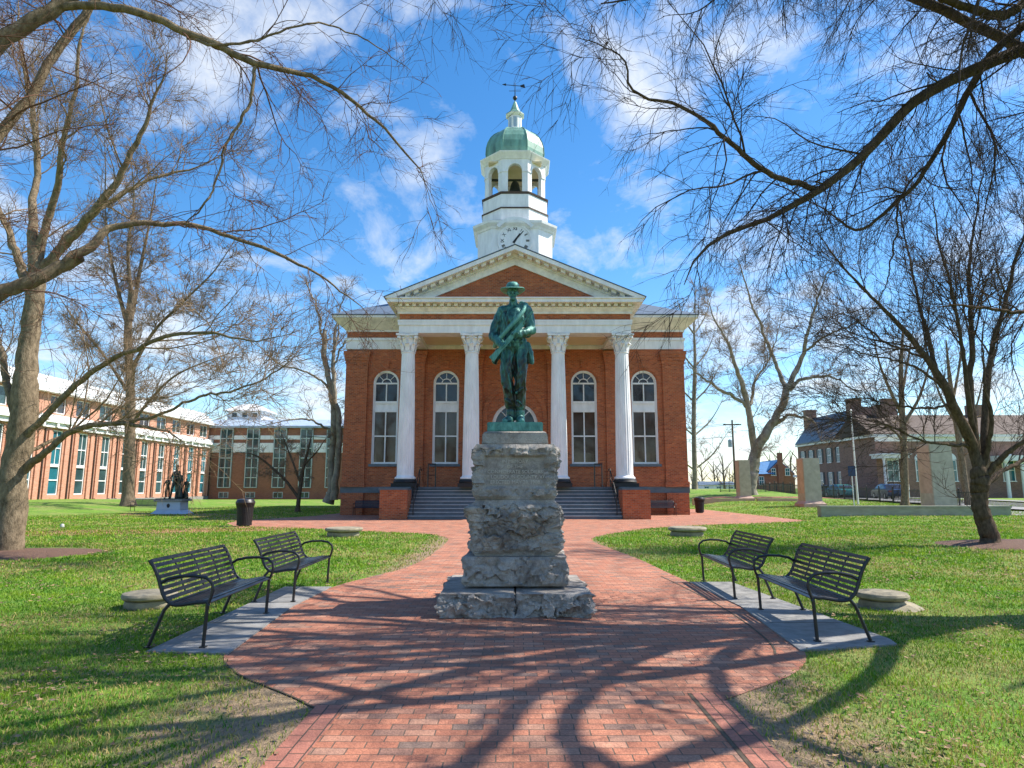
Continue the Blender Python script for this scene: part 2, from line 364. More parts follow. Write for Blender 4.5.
def lawn_mat():
    m, t, b = base_mat('lawn', .95); v = coords(t)
    big = noise(t, v, .35, 6, .65, .3); mid = noise(t, v, 2.2, 6, .7); fin = noise(t, coords(t, (1, .6, 1)), 28, 4, .7)
    g = ramp(t, mid, [(.3, (.060,.15,.008)), (.5, (.115,.235,.012)), (.68, (.19,.29,.022))])
    dry = ramp(t, big, [(.46, 0), (.68, .8)])
    sx = N(t, 'ShaderNodeSeparateXYZ'); t.links.new(v, sx.inputs[0]); ab = N(t, 'ShaderNodeMath', operation='ABSOLUTE'); t.links.new(sx.outputs[0], ab.inputs[0])
    def rng_(src, a, b_, c_, d_):
        q = N(t, 'ShaderNodeMapRange'); t.links.new(src, q.inputs[0])
        for k_, val in zip((1, 2, 3, 4), (a, b_, c_, d_)): q.inputs[k_].default_value = val
        return q.outputs[0]
    def op(o_, a, b_):
        q = N(t, 'ShaderNodeMath', operation=o_); t.links.new(a, q.inputs[0]); t.links.new(b_, q.inputs[1]); return q.outputs[0]
    w1 = op('MULTIPLY', rng_(ab.outputs[0], 1.75, 3.2, 1.0, 0), rng_(sx.outputs[1], 6.3, 7.1, 1, 0))
    w2 = op('MULTIPLY', op('MULTIPLY', rng_(ab.outputs[0], 2.1, 3.3, 1.0, 0), rng_(sx.outputs[1], 11.5, 13, 0, 1)), rng_(sx.outputs[1], 24, 26, 1, 0))
    worn = ramp(t, op('ADD', op('MAXIMUM', w1, w2), rng_(mid, .3, .7, -.35, .35)), [(.35, 0), (.75, 1)])
    c = mixc(t, dry, g, (.27,.235,.085)); c = mixc(t, worn, c, (.26,.185,.11)); c = mixc(t, 1, c, ramp(t, fin, [(.25, .45), (.5, 1), (.75, 1.4)]), 'MULTIPLY')
    t.links.new(c, b.inputs['Base Color']); bump(t, b, fin, .8, .06); return m
M['lawn'] = lawn_mat()

# ================================================================== THE GROUND
gx = np.unique(np.concatenate([np.linspace(-900, -70, 18), np.linspace(-70, 70, 141), np.linspace(70, 900, 18)]))
gy = np.unique(np.concatenate([np.linspace(-60, 0, 13), np.linspace(0, 110, 111), np.linspace(110, 1800, 22)]))
GV = np.array([(x, y, h(x, y)) for y in gy for x in gx]); nx_ = len(gx)
ii, jj = np.meshgrid(np.arange(len(gy)-1), np.arange(nx_-1), indexing='ij'); b0 = (ii*nx_+jj).ravel()
lawn = raw_mesh('lawn', GV, np.stack([b0, b0+1, b0+1+nx_, b0+nx_], 1), M['lawn'], smooth=True); lawn['kind'] = 'structure'

def sheet(name, poly, z, mat, kind='structure', drape=False):
    if not drape:
        mb = MB(); n = len(poly); tri = tessellate_polygon([[Vector((a, b, 0)) for a, b in poly]])
        mb.add([(a, b, z) for a, b in poly], [tuple(t) for t in tri])
        o = mb.build(name, mat); 
        me = o.data
        if me.polygons and me.polygons[0].normal.z < 0: me.flip_normals()
    else:
        (Lp, Rp) = poly; mb = MB(); n = len(Lp)
        vs_ = []
        for a, b in zip(Lp, Rp):
            for k in range(5):
                x = a[0]+(b[0]-a[0])*k/4; y = a[1]+(b[1]-a[1])*k/4; vs_.append((x, y, h(x, y)+z))
        mb.add(vs_, [(i*5+k, i*5+k+1, i*5+k+6, i*5+k+5) for i in range(n-1) for k in range(4)]); o = mb.build(name, mat)
    o['kind'] = kind; return o
def smooth_poly(pts, it=2):
    for _ in range(it):
        q = []
        for a, b in zip(pts[:-1], pts[1:]):
            q += [(a[0]*.75+b[0]*.25, a[1]*.75+b[1]*.25), (a[0]*.25+b[0]*.75, a[1]*.25+b[1]*.75)]
        pts = [pts[0]]+q+[pts[-1]]
    return pts
left_edge = [(-1.47,1.0)]+smooth_poly([(-1.47,5.15),(-1.75,5.45),(-2.45,6.05),(-2.85,6.7),(-3.0,7.6),(-3.08,9.3),(-3.02,11.1),(-2.65,12.4),(-2.2,13.6),(-2.03,15.5),(-2.0,19.5),(-2.1,21.8),(-2.9,23.6),(-4.6,24.6)])
right_edge = [(1.6,1.0)]+smooth_poly([(1.6,5.35),(1.85,5.55),(2.45,6.05),(2.85,6.7),(3.0,7.6),(3.1,9.3),(3.02,11.3),(2.9,13.2),(2.85,15.2),(2.55,18),(2.3,20.5),(2.6,22.2),(3.5,24.0),(5.2,26.8)])
plaza_poly = left_edge+[(-9.2,27.3),(-11.8,28.4),(-13.2,30.6),(-13.6,33.5),(-11.6,38.8),(-11,46),(16,52),(16.6,44),(15.6,35.2),(13.5,32.2),(8.3,29.4)]+right_edge[::-1]
sheet('brick_path', plaza_poly, .006, M['pave'])
def strip(edge, w0, w1, z, name, mat, cond):
    pts = [p for p in edge if cond(p)]
    Lp, Rp = [], []
    for i, p in enumerate(pts):
        a = Vector(pts[max(i-1, 0)]); b = Vector(pts[min(i+1, len(pts)-1)]); t = (b-a).normalized(); n = Vector((-t.y, t.x))
        Lp.append((p[0]+n.x*w0, p[1]+n.y*w0)); Rp.append((p[0]+n.x*w1, p[1]+n.y*w1))
    mb = MB(); k = len(pts)
    mb.add([(x, y, z) for x, y in Lp]+[(x, y, z) for x, y in Rp], [(i, i+1, k+i+1, k+i) for i in range(k-1)])
    o = mb.build(name, mat); o['kind'] = 'structure'
    if o.data.polygons[0].normal.z < 0: o.data.flip_normals()
le = [(-1.47, 1+.3*k) for k in range(15)]; re = [(1.6, 1+.3*k) for k in range(16)]
strip(le, -.215, 0, .011, 'brick_border', M['pave_edge'], lambda p: True)
strip(re, .215, 0, .011, 'brick_border', M['pave_edge'], lambda p: True)
strip(re, .247, .215, .009, 'joint_and_gap_shade', M['joint_gap_shade'], lambda p: True)  # these strips paint the shaded gap along the raised edging
strip(right_edge, .29, .266, .010, 'joint_and_gap_shade', M['joint_gap_shade'], lambda p: 6.6 < p[1] < 12.5)
strip(left_edge, -.012, 0.006, .010, 'joint_and_gap_shade', M['joint_gap_shade'], lambda p: 4.9 < p[1] < 6.6)
# paths across the left lawn
pl = [gp(-10, 537), gp(120, 534.5), gp(232, 532), gp(300, 529.5), gp(350, 528)]; pu = [gp(-10, 531.5), gp(120, 529.8), gp(232, 528), gp(275, 522), gp(330, 516)]
sheet('brick_path', ([(p.x, p.y) for p in pl], [(p.x, p.y) for p in pu]), .009, M['pave'], drape=True)
pl = [gp(120, 515.6), gp(172, 516), gp(205, 518), gp(235, 521.5)]; pu = [gp(120, 513.3), gp(172, 513.3), gp(225, 513.8), gp(300, 515)]
sheet('brick_path', ([(p.x, p.y) for p in pl], [(p.x, p.y) for p in pu]), .009, M['pave'], drape=True)
# concrete pads under the benches
PADS = [[(-2.78,6.72),(-3.02,9.3),(-2.98,11.1),(-3.74,11.1),(-3.62,6.80)], [(2.82,6.85),(3.06,9.3),(2.98,11.65),(3.68,11.65),(3.98,7.35),(3.92,7.1)]]
for pd in PADS:
    o = MB().xy(pd, -.05, .02).build('bench_pad', M['concrete']); o['kind'] = 'structure'
for pd in (-3.45, 3.5):
    for yy in (8.2, 9.6):
        o = MB().box(pd-.47, yy-.006, .0205, pd+.42, yy+.006, .0225).build('joint_and_gap_shade', M['joint_gap_shade']); o['kind'] = 'structure'
# street, kerb and pavement on the right
def xstrip(name, x0, x1, y0, y1, dz, mat, nstep=20, thick=0):
    Lp = [(x0, y0+(y1-y0)*k/nstep) for k in range(nstep+1)]; Rp = [(x1, y0+(y1-y0)*k/nstep) for k in range(nstep+1)]
    return sheet(name, (Lp, Rp), dz, mat, drape=True)
xstrip('street', 33.5, 41, 20, 160, .03, M['asphalt'])
xstrip('pavement', 30.8, 33.4, 20, 160, .13, M['concrete'])
xstrip('kerb', 33.4, 33.5, 20, 160, .14, M['concrete'])
xstrip('pavement', 41.0, 43.0, 20, 160, .12, M['concrete'])
def yroad(name, x0, x1, y0, y1, dz, mat, n=24):
    Lp = [(x0+(x1-x0)*k/n, y0) for k in range(n+1)]; Rp = [(x0+(x1-x0)*k/n, y1) for k in range(n+1)]
    return sheet(name, (Lp, Rp), dz, mat, drape=True)
yroad('pavement', 17, 30.8, 62, 63.2, .03, M['pave'])
xstrip('forecourt', 26.8, 30.8, 36.2, 41, .02, M['concrete'])
# mulch beds
def mulch(cx, cy, rx, ry, ht):
    rings = []; n = 40
    for k in range(7):
        q = 1-k/6.0
        rings.append([(cx+rx*q*math.cos(a)*(1+.12*math.sin(3*a+cx)+.06*math.sin(7*a)), cy+ry*q*math.sin(a)*(1+.12*math.cos(2*a)), ht*(1-q*q)-.004*(k == 0)) for a in [2*math.pi*j/n for j in range(n)]])
    o = MB().loft(rings, caps=False).build('mulch_bed', M['mulch'], smooth=True); tag(o, kind='stuff'); o['label'] = 'brown bark mulch spread round a tree trunk'; o['category'] = 'mulch'
MULCH = [(-12.6, 16.6, 2.3, 1.9, .09), (14.5, 19.0, 2.6, 2.0, .16)]
for a in MULCH: mulch(*a)

# ================================================================== COURTHOUSE
CY0 = 40.6            # wall front
X1 = 10.55
ch = empty('courthouse', (0, CY0, 0), 'red brick courthouse with four white columns, pediment and white clock tower', 'courthouse')
def B(mb, name, m, parent=ch, **k):
    mb.v = [(x, y-CY0, z) for x, y, z in mb.v]; return mb.build(name, m, parent, **k)
ZT = 1.66             # top of the stone band, portico floor
def arc(xc, zc, r, a0, a1, n=14): return [(xc+r*math.cos(a0+(a1-a0)*k/n), zc+r*math.sin(a0+(a1-a0)*k/n)) for k in range(n+1)]
def arched_wall(mb, x0, x1, z0, z1, y0, y1, ops):
    """ops: (xc, half width, sill, spring) with a round head"""
    xs = x0
    for xc, hw, sl, sp in sorted(ops):
        mb.box(xs, y0, z0, xc-hw, y1, z1); mb.box(xc-hw, y0, z0, xc+hw, y1, sl)
        mb.xz([(xc-hw, z1), (xc-hw, sp)]+arc(xc, sp, hw, math.pi, 0)[1:-1]+[(xc+hw, sp), (xc+hw, z1)], y0, y1); xs = xc+hw
    mb.box(xs, y0, z0, x1, y1, z1)
WIN = [(-8.02, .80), (-4.28, .80), (4.28, .80), (8.02, .80)]
SILL, SPR = 3.05, 8.05
mb = MB(); arched_wall(mb, -X1, X1, ZT, 10.2, CY0, CY0+.6, [(x, hw, SILL, SPR) for x, hw in WIN]+[(0, 1.42, ZT+.02, 5.45)])
mb.box(-X1, CY0+.6, 0, -X1+.6, CY0+22, 10.2); mb.box(X1-.6, CY0+.6, 0, X1, CY0+22, 10.2); mb.box(-X1+.6, CY0+21.4, 0, X1-.6, CY0+22, 10.2)
mb.box(-X1, CY0, -.2, X1, CY0+.6, ZT-.35)
B(mb, 'wall', M['court_brick'])
B(MB().box(-X1-.06, CY0-.08, ZT-.35, X1+.06, CY0+.7, ZT), 'stone_band', M['bluestone'])
# pilasters with corbelled heads
def pilaster(xc, wd, pr=.14):
    mb = MB(); a, b = xc-wd/2, xc+wd/2
    mb.box(a, CY0-pr, ZT, b, CY0-.001, 9.05)
    for k in range(5): mb.box(a-.04*k, CY0-pr-.035*k, 9.05+.2*k, b+.04*k, CY0-.001, 9.25+.2*k)
    mb.box(a-.06, CY0-pr-.06, ZT+.001, b+.06, CY0-.001, ZT+.32)
    mb.box(a, CY0-pr-.06, -.1, b, CY0-.001, ZT-.352)
    B(mb, 'pilaster', M['court_brick'])
for x in (-9.85, 9.85): pilaster(x, 1.35)
for x in (-6.05, 6.05, -2.45, 2.45): pilaster(x, .85)
# recessed brick arch round the door, window hoods
mb = MB(); hp = [(1.72, ZT+.001), (2.0, ZT+.001), (2.0, 6.0)]+arc(0, 6.0, 2.0, 0, math.pi, 24)[1:-1]+[(-2.0, 6.0), (-2.0, ZT+.001), (-1.72, ZT+.001), (-1.72, 6.0)]+arc(0, 6.0, 1.72, math.pi, 0, 24)[1:-1]+[(1.72, 6.0)]
mb.xz(hp, CY0-.06, CY0-.001); B(mb, 'door_arch', M['court_brick'])
B(MB().xz([(-.18, 7.75), (.18, 7.75), (.27, 8.3), (-.27, 8.3)], CY0-.12, CY0-.062), 'keystone', M['court_brick'])
for x, hw in WIN:
    hd_ = B(MB().xz(arc(x, SPR, hw+.36, 0, math.pi, 18)+arc(x, SPR, hw+.1, math.pi, 0, 18), CY0-.035, CY0-.001), 'window_hood', M['court_brick'])
    B(MB().xz([(x-.13, SPR+hw+.12), (x+.13, SPR+hw+.12), (x+.2, SPR+hw+.62), (x-.2, SPR+hw+.62)], CY0-.08, CY0-.037), 'keystone', M['court_brick'], hd_)
def tall_window(xc, hw):
    yf = CY0+.14
    fr = MB(); fw = .13
    fr.xz(arc(xc, SPR, hw, 0, math.pi, 20)+arc(xc, SPR, hw-fw, math.pi, 0, 20), yf, yf+.12)
    for sx in (-1, 1): fr.box(xc+sx*(hw-fw), yf, SILL, xc+sx*hw, yf+.12, SPR)
    fr.box(xc-hw+fw, yf, SILL, xc+hw-fw, yf+.12, SILL+.12)
    fr.box(xc-hw+fw, yf-.03, 6.25, xc+hw-fw, yf+.12, 6.42); fr.box(xc-hw+fw, yf+.03, 6.42, xc+hw-fw, yf+.1, 6.78); fr.box(xc-hw+fw, yf-.03, 6.78, xc+hw-fw, yf+.12, 6.93)
    fr.box(xc-hw+fw, yf, SPR-.05, xc+hw-fw, yf+.1, SPR+.05)
    fr.box(xc-.035, yf+.01, SILL+.12, xc+.035, yf+.09, 6.25); fr.box(xc-.035, yf+.01, 6.93, xc+.035, yf+.09, SPR-.05)
    fr.box(xc-hw+fw, yf+.02, 4.72, xc-.035, yf+.08, 4.80); fr.box(xc+.035, yf+.02, 4.72, xc+hw-fw, yf+.08, 4.80)
    for a in (45, 90, 135):
        ca, sa = math.cos(R(a)), math.sin(R(a)); fr.tube([(xc+.3*ca, yf+.05, SPR+.3*sa), (xc+(hw-fw)*ca, yf+.05, SPR+(hw-fw)*sa)], .022, 4)
    fr.xz(arc(xc, SPR, .32, 0, math.pi, 12)+arc(xc, SPR, .27, math.pi, 0, 12), yf+.02, yf+.08)
    for sx in (-1, 1):   # brick mould
        fr.box(xc+sx*(hw-.06), yf-.09, SILL, xc+sx*(hw-.001), yf-.001, SPR)
    fr.xz(arc(xc, SPR, hw-.001, 0, math.pi, 20)+arc(xc, SPR, hw-.06, math.pi, 0, 20), yf-.09, yf-.001)
    wo = B(fr, 'window', M['white'])
    B(MB().xz([(xc-hw+fw, 6.9), (xc+hw-fw, 6.9)]+arc(xc, SPR, hw-fw, 0, math.pi, 16), yf+.10, yf+.11), 'pane', M['glass_dark'], wo)
    B(MB().box(xc-hw+fw, yf+.105, SILL+.1, xc+hw-fw, yf+.112, 6.3), 'pane', M['glass_brown'], wo)
    B(MB().box(xc-hw-.12, CY0-.12, SILL-.16, xc+hw+.12, CY0+.28, SILL), 'sill', M['bluestone'], wo)
for x, hw in WIN: tall_window(x, hw)
# doorway
yf = CY0+.2; fr = MB(); hw, sp = 1.42, 5.45
fr.xz(arc(0, sp, hw, 0, math.pi, 22)+arc(0, sp, hw-.2, math.pi, 0, 22), yf, yf+.15)
for sx in (-1, 1): fr.box(sx*(hw-.2), yf, ZT+.03, sx*hw, yf+.15, sp)
fr.box(-hw+.2, yf, sp-.16, hw-.2, yf+.12, sp+.06); fr.box(-.05, yf+.02, sp+.06, .05, yf+.1, sp+hw-.2)
for a in (45, 135): fr.tube([(.4*math.cos(R(a)), yf+.06, sp+.4*math.sin(R(a))), ((hw-.2)*math.cos(R(a)), yf+.06, sp+(hw-.2)*math.sin(R(a)))], .035, 4)
do = B(fr, 'door', M['white'])
B(MB().xz(arc(0, sp, hw-.2, 0, math.pi, 18), yf+.11, yf+.12), 'pane', M['glass_dark'], do)
dm = MB()
for sx in (-1, 1):
    dm.box(sx*.02, yf+.06, ZT+.03, sx*(hw-.2), yf+.12, sp-.16)
    for z0, z1 in ((ZT+.25, 2.6), (2.75, 3.9), (4.05, 5.05)): dm.box(sx*.2, yf+.035, z0, sx*1.05, yf+.059, z1)
B(dm, 'door_leaf', M['white'], do)
# main cornice: white band, brick band, flared cream cove, edge
def ring_box(mb, ex, z0, z1, ex1=None):
    e1 = ex if ex1 is None else ex1
    mb.frus((-X1-ex, CY0-ex, X1+ex, CY0+22+ex), z0, (-X1-e1, CY0-e1, X1+e1, CY0+22+e1), z1)
B((lambda m: (ring_box(m, .06, 10.2, 10.75), ring_box(m, .12, 10.75, 10.92), m)[-1])(MB()), 'frieze', M['white'])
m_ = MB(); ring_box(m_, .02, 10.92, 11.3); B(m_, 'brick_band', M['court_brick'])
m_ = MB(); ring_box(m_, .1, 11.3, 11.46); ring_box(m_, .16, 11.46, 12.05, .78); ring_box(m_, .82, 12.05, 12.2); B(m_, 'cornice', M['cream_wood'])
m_ = MB(); ring_box(m_, .86, 12.2, 12.26)
m_.loft([[(-X1-.88, CY0-.88, 12.26), (X1+.88, CY0-.88, 12.26), (X1+.88, CY0+22.8, 12.26), (-X1-.88, CY0+22.8, 12.26)], [(-4.5, CY0+6.5, 15.9), (4.5, CY0+6.5, 15.9), (4.5, CY0+15.5, 15.9), (-4.5, CY0+15.5, 15.9)]])
rf = B(m_, 'roof', M['slate'])
# portico -------------------------------------------------------------
YC = 36.55            # column axis
COLX = [-6.02, -2.43, 2.43, 6.02]
def column(xc):
    zb = 2.08; zc = 9.15
    prof = [(.56, zb), (.58, zb+.05), (.56, zb+.1), (.50, zb+.14), (.47, zb+.2)]
    for k in range(13):
        q = k/12; r = .465-(.465-.365)*(q**1.6); prof.append((r, zb+.22+(zc-zb-.3)*q))
    prof += [(.40, zc-.06), (.40, zc), (.36, zc+.02)]
    c = B(MB().lathe(prof, (xc, YC, 0), 40, flute=lambda z: zb+.3 < z < zc-.12), 'column', M['white'], smooth=False)
    m = MB(); m.lathe([(.36, zc+.02), (.37, zc+.35), (.43, zc+.7), (.50, zc+.88)], (xc, YC, 0), 20)
    for row, (z0, ht, n, ro) in enumerate(((zc+.04, .42, 8, 0), (zc+.3, .48, 8, math.pi/8))):
        for k in range(n):
            a = ro+2*math.pi*k/n; ca, sa = math.cos(a), math.sin(a); tx, ty = -sa, ca
            P = []
            for q, (out_, up, wd) in enumerate(((.37, 0, .1), (.40, ht*.5, .13), (.45, ht*.85, .12), (.55, ht, .07), (.57, ht*.86, .03))):
                P.append([(xc+ca*(out_+e)+tx*wd*s_, YC+sa*(out_+e)+ty*wd*s_, z0+up) for s_, e in ((-1, 0), (1, 0), (1, .035), (-1, .035))])
            m.loft(P)
    for sx in (-1, 1):
        for sy in (-1, 1):
            for k in range(2):
                rr = .12-.05*k; m.ball((xc+sx*(.47+.02*k), YC+sy*(.47+.02*k), zc+.78), (rr, rr, rr), 10, 6)
            m.tube([(xc+sx*.3, YC+sy*.3, zc+.45), (xc+sx*.42, YC+sy*.42, zc+.7), (xc+sx*.5, YC+sy*.5, zc+.84)], [.05, .05, .03], 6)
    for sx, sy in ((0, -1), (0, 1), (1, 0), (-1, 0)): m.ball((xc+sx*.52, YC+sy*.52, zc+.9), .08, 8, 6)
    m.xy([(xc+a, YC+b) for a, b in ((-.62,-.62),(-.5,-.6),(0,-.5),(.5,-.6),(.62,-.62),(.6,-.5),(.5,0),(.6,.5),(.62,.62),(.5,.6),(0,.5),(-.5,.6),(-.62,.62),(-.6,.5),(-.5,0),(-.6,-.5))], zc+.88, zc+1.0)
    B(m, 'capital', M['white'], c)
    B(MB().box(xc-.66, YC-.66, ZT+.001, xc+.66, YC+.66, ZT+.2).lathe([(.64, ZT+.2), (.66, ZT+.28), (.62, ZT+.34), (.6, ZT+.42), (.56, zb)], (xc, YC, 0), 28), 'base', M['black'], c, smooth=True)
for x in COLX: column(x)
PX = 6.5; PF = YC-.5   # half width and front of the entablature
def pbox(mb, ex, z0, z1): mb.box(-PX-ex, PF-ex, z0, PX+ex, CY0-.1, z1)
m_ = MB()
m_.box(-PX, PF, 10.18, PX, PF+1.0, 10.86); m_.box(-PX, PF+1.0, 10.18, -PX+1.0, CY0-.001, 10.86); m_.box(PX-1.0, PF+1.0, 10.18, PX, CY0-.001, 10.86)
m_.box(-PX-.06, PF-.06, 10.62, PX+.06, PF-.001, 10.86); m_.box(-PX-.08, PF-.08, 10.80, PX+.08, PF-.062, 10.92)
B(m_, 'architrave', M['white'])
B(MB().box(-PX+.99, PF+.99, 10.45, PX-.99, CY0-.15, 10.55), 'ceiling', M['cream'])
m_ = MB(); m_.box(-PX+.02, PF+.02, 10.86, PX-.02, CY0-.13, 11.26); B(m_, 'brick_band', M['court_brick'])
m_ = MB(); pbox(m_, .08, 11.26, 11.40); m_.frus((-PX-.1, PF-.1, PX+.1, CY0-.2), 11.40, (-PX-.22, PF-.22, PX+.22, CY0-.2), 11.62); pbox(m_, .12, 11.62, 11.80)
nd = 34
for k in range(nd):
    x = -PX-.1+(2*PX+.2)*(k+.5)/nd; m_.box(x-.1, PF-.36, 11.64, x+.1, PF-.121, 11.79)
B(m_, 'cornice', M['cream_wood'])
m_ = MB(); pbox(m_, .62, 11.80, 12.0); pbox(m_, .7, 12.0, 12.06); B(m_, 'corona', M['white'])
# pediment
PA = 15.08; PB = 12.06; EX = PX+.75; sl = (PA-PB)/EX
def rake(mb, off0, off1, y0, y1, xin=0.0):
    """band parallel to the roof slope between depths off0 < off1 below the top line"""
    for sx in (-1, 1):
        za = PA-off0; zb = PA-off1; xb0 = (PA-off0-PB)/sl; xb1 = (PA-off1-PB)/sl
        mb.xz([(0, za), (sx*xb0, PB), (sx*xb1, PB), (0, zb)], y0, y1)
yp = PF-.7
m_ = MB(); rake(m_, .02, .26, yp, yp+1.1); B(m_, 'raking_corona', M['white'])
m_ = MB(); rake(m_, .262, .52, PF-.12, PF+.4)
for sx in (-1, 1):
    for k in range(13):
        x = sx*(.35+.47*k); z = PA-abs(x)*sl-.27
        m_.xz([(x-.13, z+sx*.13*sl), (x+.13, z-sx*.13*sl), (x+.13, z-.17-sx*.13*sl), (x-.13, z-.17+sx*.13*sl)], PF-.5, PF-.121)
rake(m_, .522, .94, PF-.04, PF+.4)
B(m_, 'raking_cornice', M['cream_wood'])
xb = (PA-.92-PB)/sl
B(MB().xz([(-xb, PB+.001), (xb, PB+.001), (0, PA-.92)], PF+.06, PF+.3), 'tympanum', M['court_brick'])
m_ = MB()
for sx in (-1, 1): m_.xz([(0, PA+.05), (0, PA+.0), (sx*(EX+.03), PB-.02), (sx*(EX+.03), PB+.03)], yp-.03, CY0+7)
B(m_, 'portico_roof', M['slate'])
# floor and steps
fl = MB(); fl.box(-5.6, 36.95, -.1, 5.6, CY0-.2, ZT-.12); fl.box(-7.05, 36.0, -.1, -5.6, CY0-.2, ZT-.12); fl.box(5.6, 36.0, -.1, 7.05, CY0-.2, ZT-.12)
fl.box(-7.1, 35.95, ZT-.12, 7.1, CY0-.085, ZT) if False else fl.box(-5.6, 36.9, ZT-.12, 5.6, CY0-.085, ZT)
for sx in (-1, 1): fl.box(sx*5.6, 35.9, ZT-.12, sx*7.15, CY0-.085, ZT)
B(fl, 'portico_floor', M['bluestone'])
st = MB(); nz = MB(); nst = 9; rise = ZT/nst; y0 = 34.75
for k in range(nst-1):
    ya = y0+.27*k; st.box(-5.55, ya, rise*k, 5.55, 36.9, rise*(k+1)-.03)
    nz.box(-5.56, ya-.03, rise*(k+1)-.03, 5.56, ya+.28, rise*(k+1))
sto = B(st, 'steps', M['bluestone']); B(nz, 'tread', M['tread'] if False else M['bluestone'], sto)
nz2 = MB()
for k in range(nst-1): nz2.box(-5.56, y0+.27*k-.036, rise*(k+1)-.030, 5.56, y0+.27*k-.0302, rise*(k+1)-.001)
B(nz2, 'nosing', M['tread'], sto)
for sx in (-1, 1):
    m_ = MB(); m_.box(sx*5.57, 34.6, -.1, sx*7.0, 35.95, ZT-.16); m_.box(sx*5.57, 35.95, -.1, sx*7.0, 36.0, ZT-.125)
    cb_ = B(m_, 'cheek_wall', M['court_brick']); B(MB().box(sx*5.54, 34.56, ZT-.16, sx*7.06, 35.895, ZT-.06), 'coping', M['bluestone'], cb_)
    m_ = MB(); x = sx*5.3
    for off in (0,):
        m_.tube([(x, 34.9, .15), (x, 34.9, 1.15)], .025, 8); m_.tube([(x, 37.1, ZT), (x, 37.1, ZT+1.0)], .025, 8)
        m_.tube([(x, 34.7, 1.12), (x, 34.9, 1.15), (x, 37.1, ZT+1.0), (x, 37.7, ZT+1.0), (x, 37.75, ZT+.9)], .028, 8); m_.tube([(x, 34.9, .65), (x, 37.1, ZT+.5)], .02, 8)
    B(m_, 'handrail', M['iron'])
    m_ = MB(); x = sx*4.95
    for q in (-.22, .22): m_.tube([(x+q, 39.6, ZT), (x+q, 39.6, ZT+1.35)], .04, 6)
    m_.tube([(x-.24, 39.6, ZT+1.35), (x+.24, 39.6, ZT+1.35)], .04, 6); m_.tube([(x-.22, 39.6, ZT+.7), (x+.22, 39.6, ZT+.7)], .025, 6)
    B(m_, 'rail_post', M['iron'])
# clock tower ---------------------------------------------------------
TY = 46.0; tz = lambda y, r=0.0: zz(y, TY-r)
def octo(a, c, z): # half width a, half front face c
    return [(p[0], TY+p[1], z) for p in ((-c,-a),(c,-a),(a,-c),(a,c),(c,a),(-c,a),(-a,c),(-a,-c))]
def stage(mb, prof, ratio): mb.loft([octo(a, a*ratio, z) for a, z in prof]); return mb
tw = MB(); zb1 = tz(228, 2.7)
stage(tw, [(2.62, 12.5), (2.62, zb1)], .62)
to = B(tw, 'clock_stage', M['white'])
# cornice of the clock stage, arched over each clock
cn = MB()
stage(cn, [(2.66, zb1-.02), (2.72, zb1+.12), (2.95, zb1+.3), (2.98, zb1+.46), (2.6, zb1+.5)], .62)
cc = tz(240.8, 2.65)
for q in (-1, 1):
    pts = arc(0, cc, 1.62, R(38), R(142), 16)+arc(0, cc, 1.38, R(142), R(38), 16)
    cn.xz(pts, TY+q*2.98, TY+q*2.62)
B(cn, 'cornice', M['white'], to)
B(MB().loft([octo(2.62, 1.62, zb1+.5), octo(2.4, 1.3, zb1+.72)]), 'flashing', M['slate'], to)
ztop = {k: tz(v, r) for k, v, r in (('p1', 208, 2.35), ('p2', 193.5, 2.35), ('p3', 192, 2.4), ('spring', 170, 2.2), ('c0', 158.5, 2.2), ('c1', 150.5, 2.5))}
m_ = MB(); stage(m_, [(2.34, zb1+.55), (2.34, ztop['p1'])], .4142); stage(m_, [(2.30, ztop['p1']), (2.30, ztop['p2'])], .4142); B(m_, 'parapet', M['white'], to)
m_ = MB(); stage(m_, [(2.40, ztop['p1']-.02), (2.40, ztop['p1']+.07)], .4142); stage(m_, [(2.36, ztop['p2']+.02), (2.40, ztop['p3']+.06)], .4142); B(m_, 'parapet_ledge', M['roof_brown'], to)
# belfry: eight arched faces
BA = 2.18; bw_ = BA*.4142
bf = MB(); bell_m = MB()
for k in range(8):
    f_ = MB(); z0, z1 = ztop['p3']+.06, ztop['c0']
    arched_wall(f_, -bw_, bw_, z0, z1, -BA, -BA+.28, [(0, .50, z0+.02, ztop['spring'])])
    f_.xz(arc(0, ztop['spring'], .60, 0, math.pi, 12)+arc(0, ztop['spring'], .5, math.pi, 0, 12), -BA-.05, -BA-.001)
    for sx in (-1, 1): f_.box(sx*.5, -BA-.05, ztop['spring']-.12, sx*(bw_-.02), -BA-.001, ztop['spring'])
    ca, sa = math.cos(k*math.pi/4), math.sin(k*math.pi/4)
    f_.v = [(x*ca-y*sa, TY+x*sa+y*ca, z) for x, y, z in f_.v]; bf.add(f_.v, f_.f)
bo = B(bf, 'belfry', M['white'], to)
m_ = MB(); stage(m_, [(2.24, ztop['c0']), (2.3, ztop['c0']+.1), (2.52, ztop['c1']-.08), (2.55, ztop['c1']), (2.2, ztop['c1']+.05)], .4142); B(m_, 'cornice', M['white'], to)
B(MB().box(-1.9, TY-1.9, ztop['c0']-.15, 1.9, TY+1.9, ztop['c0']-.05), 'belfry_ceiling', M['cream'], to)
zs = ztop['spring']
B(MB().lathe([(.10, zs+.15), (.24, zs+.1), (.32, zs-.1), (.38, zs-.45), (.52, zs-.75), (.54, zs-.8), (.5, zs-.8)], (0, TY, 0), 24).tube([(-1.8, TY, zs+.3), (1.8, TY, zs+.3)], .09, 6).tube([(0, TY, zs+.3), (0, TY, zs+.1)], .05, 6), 'bell', M['bronze_dark'], to, smooth=True)
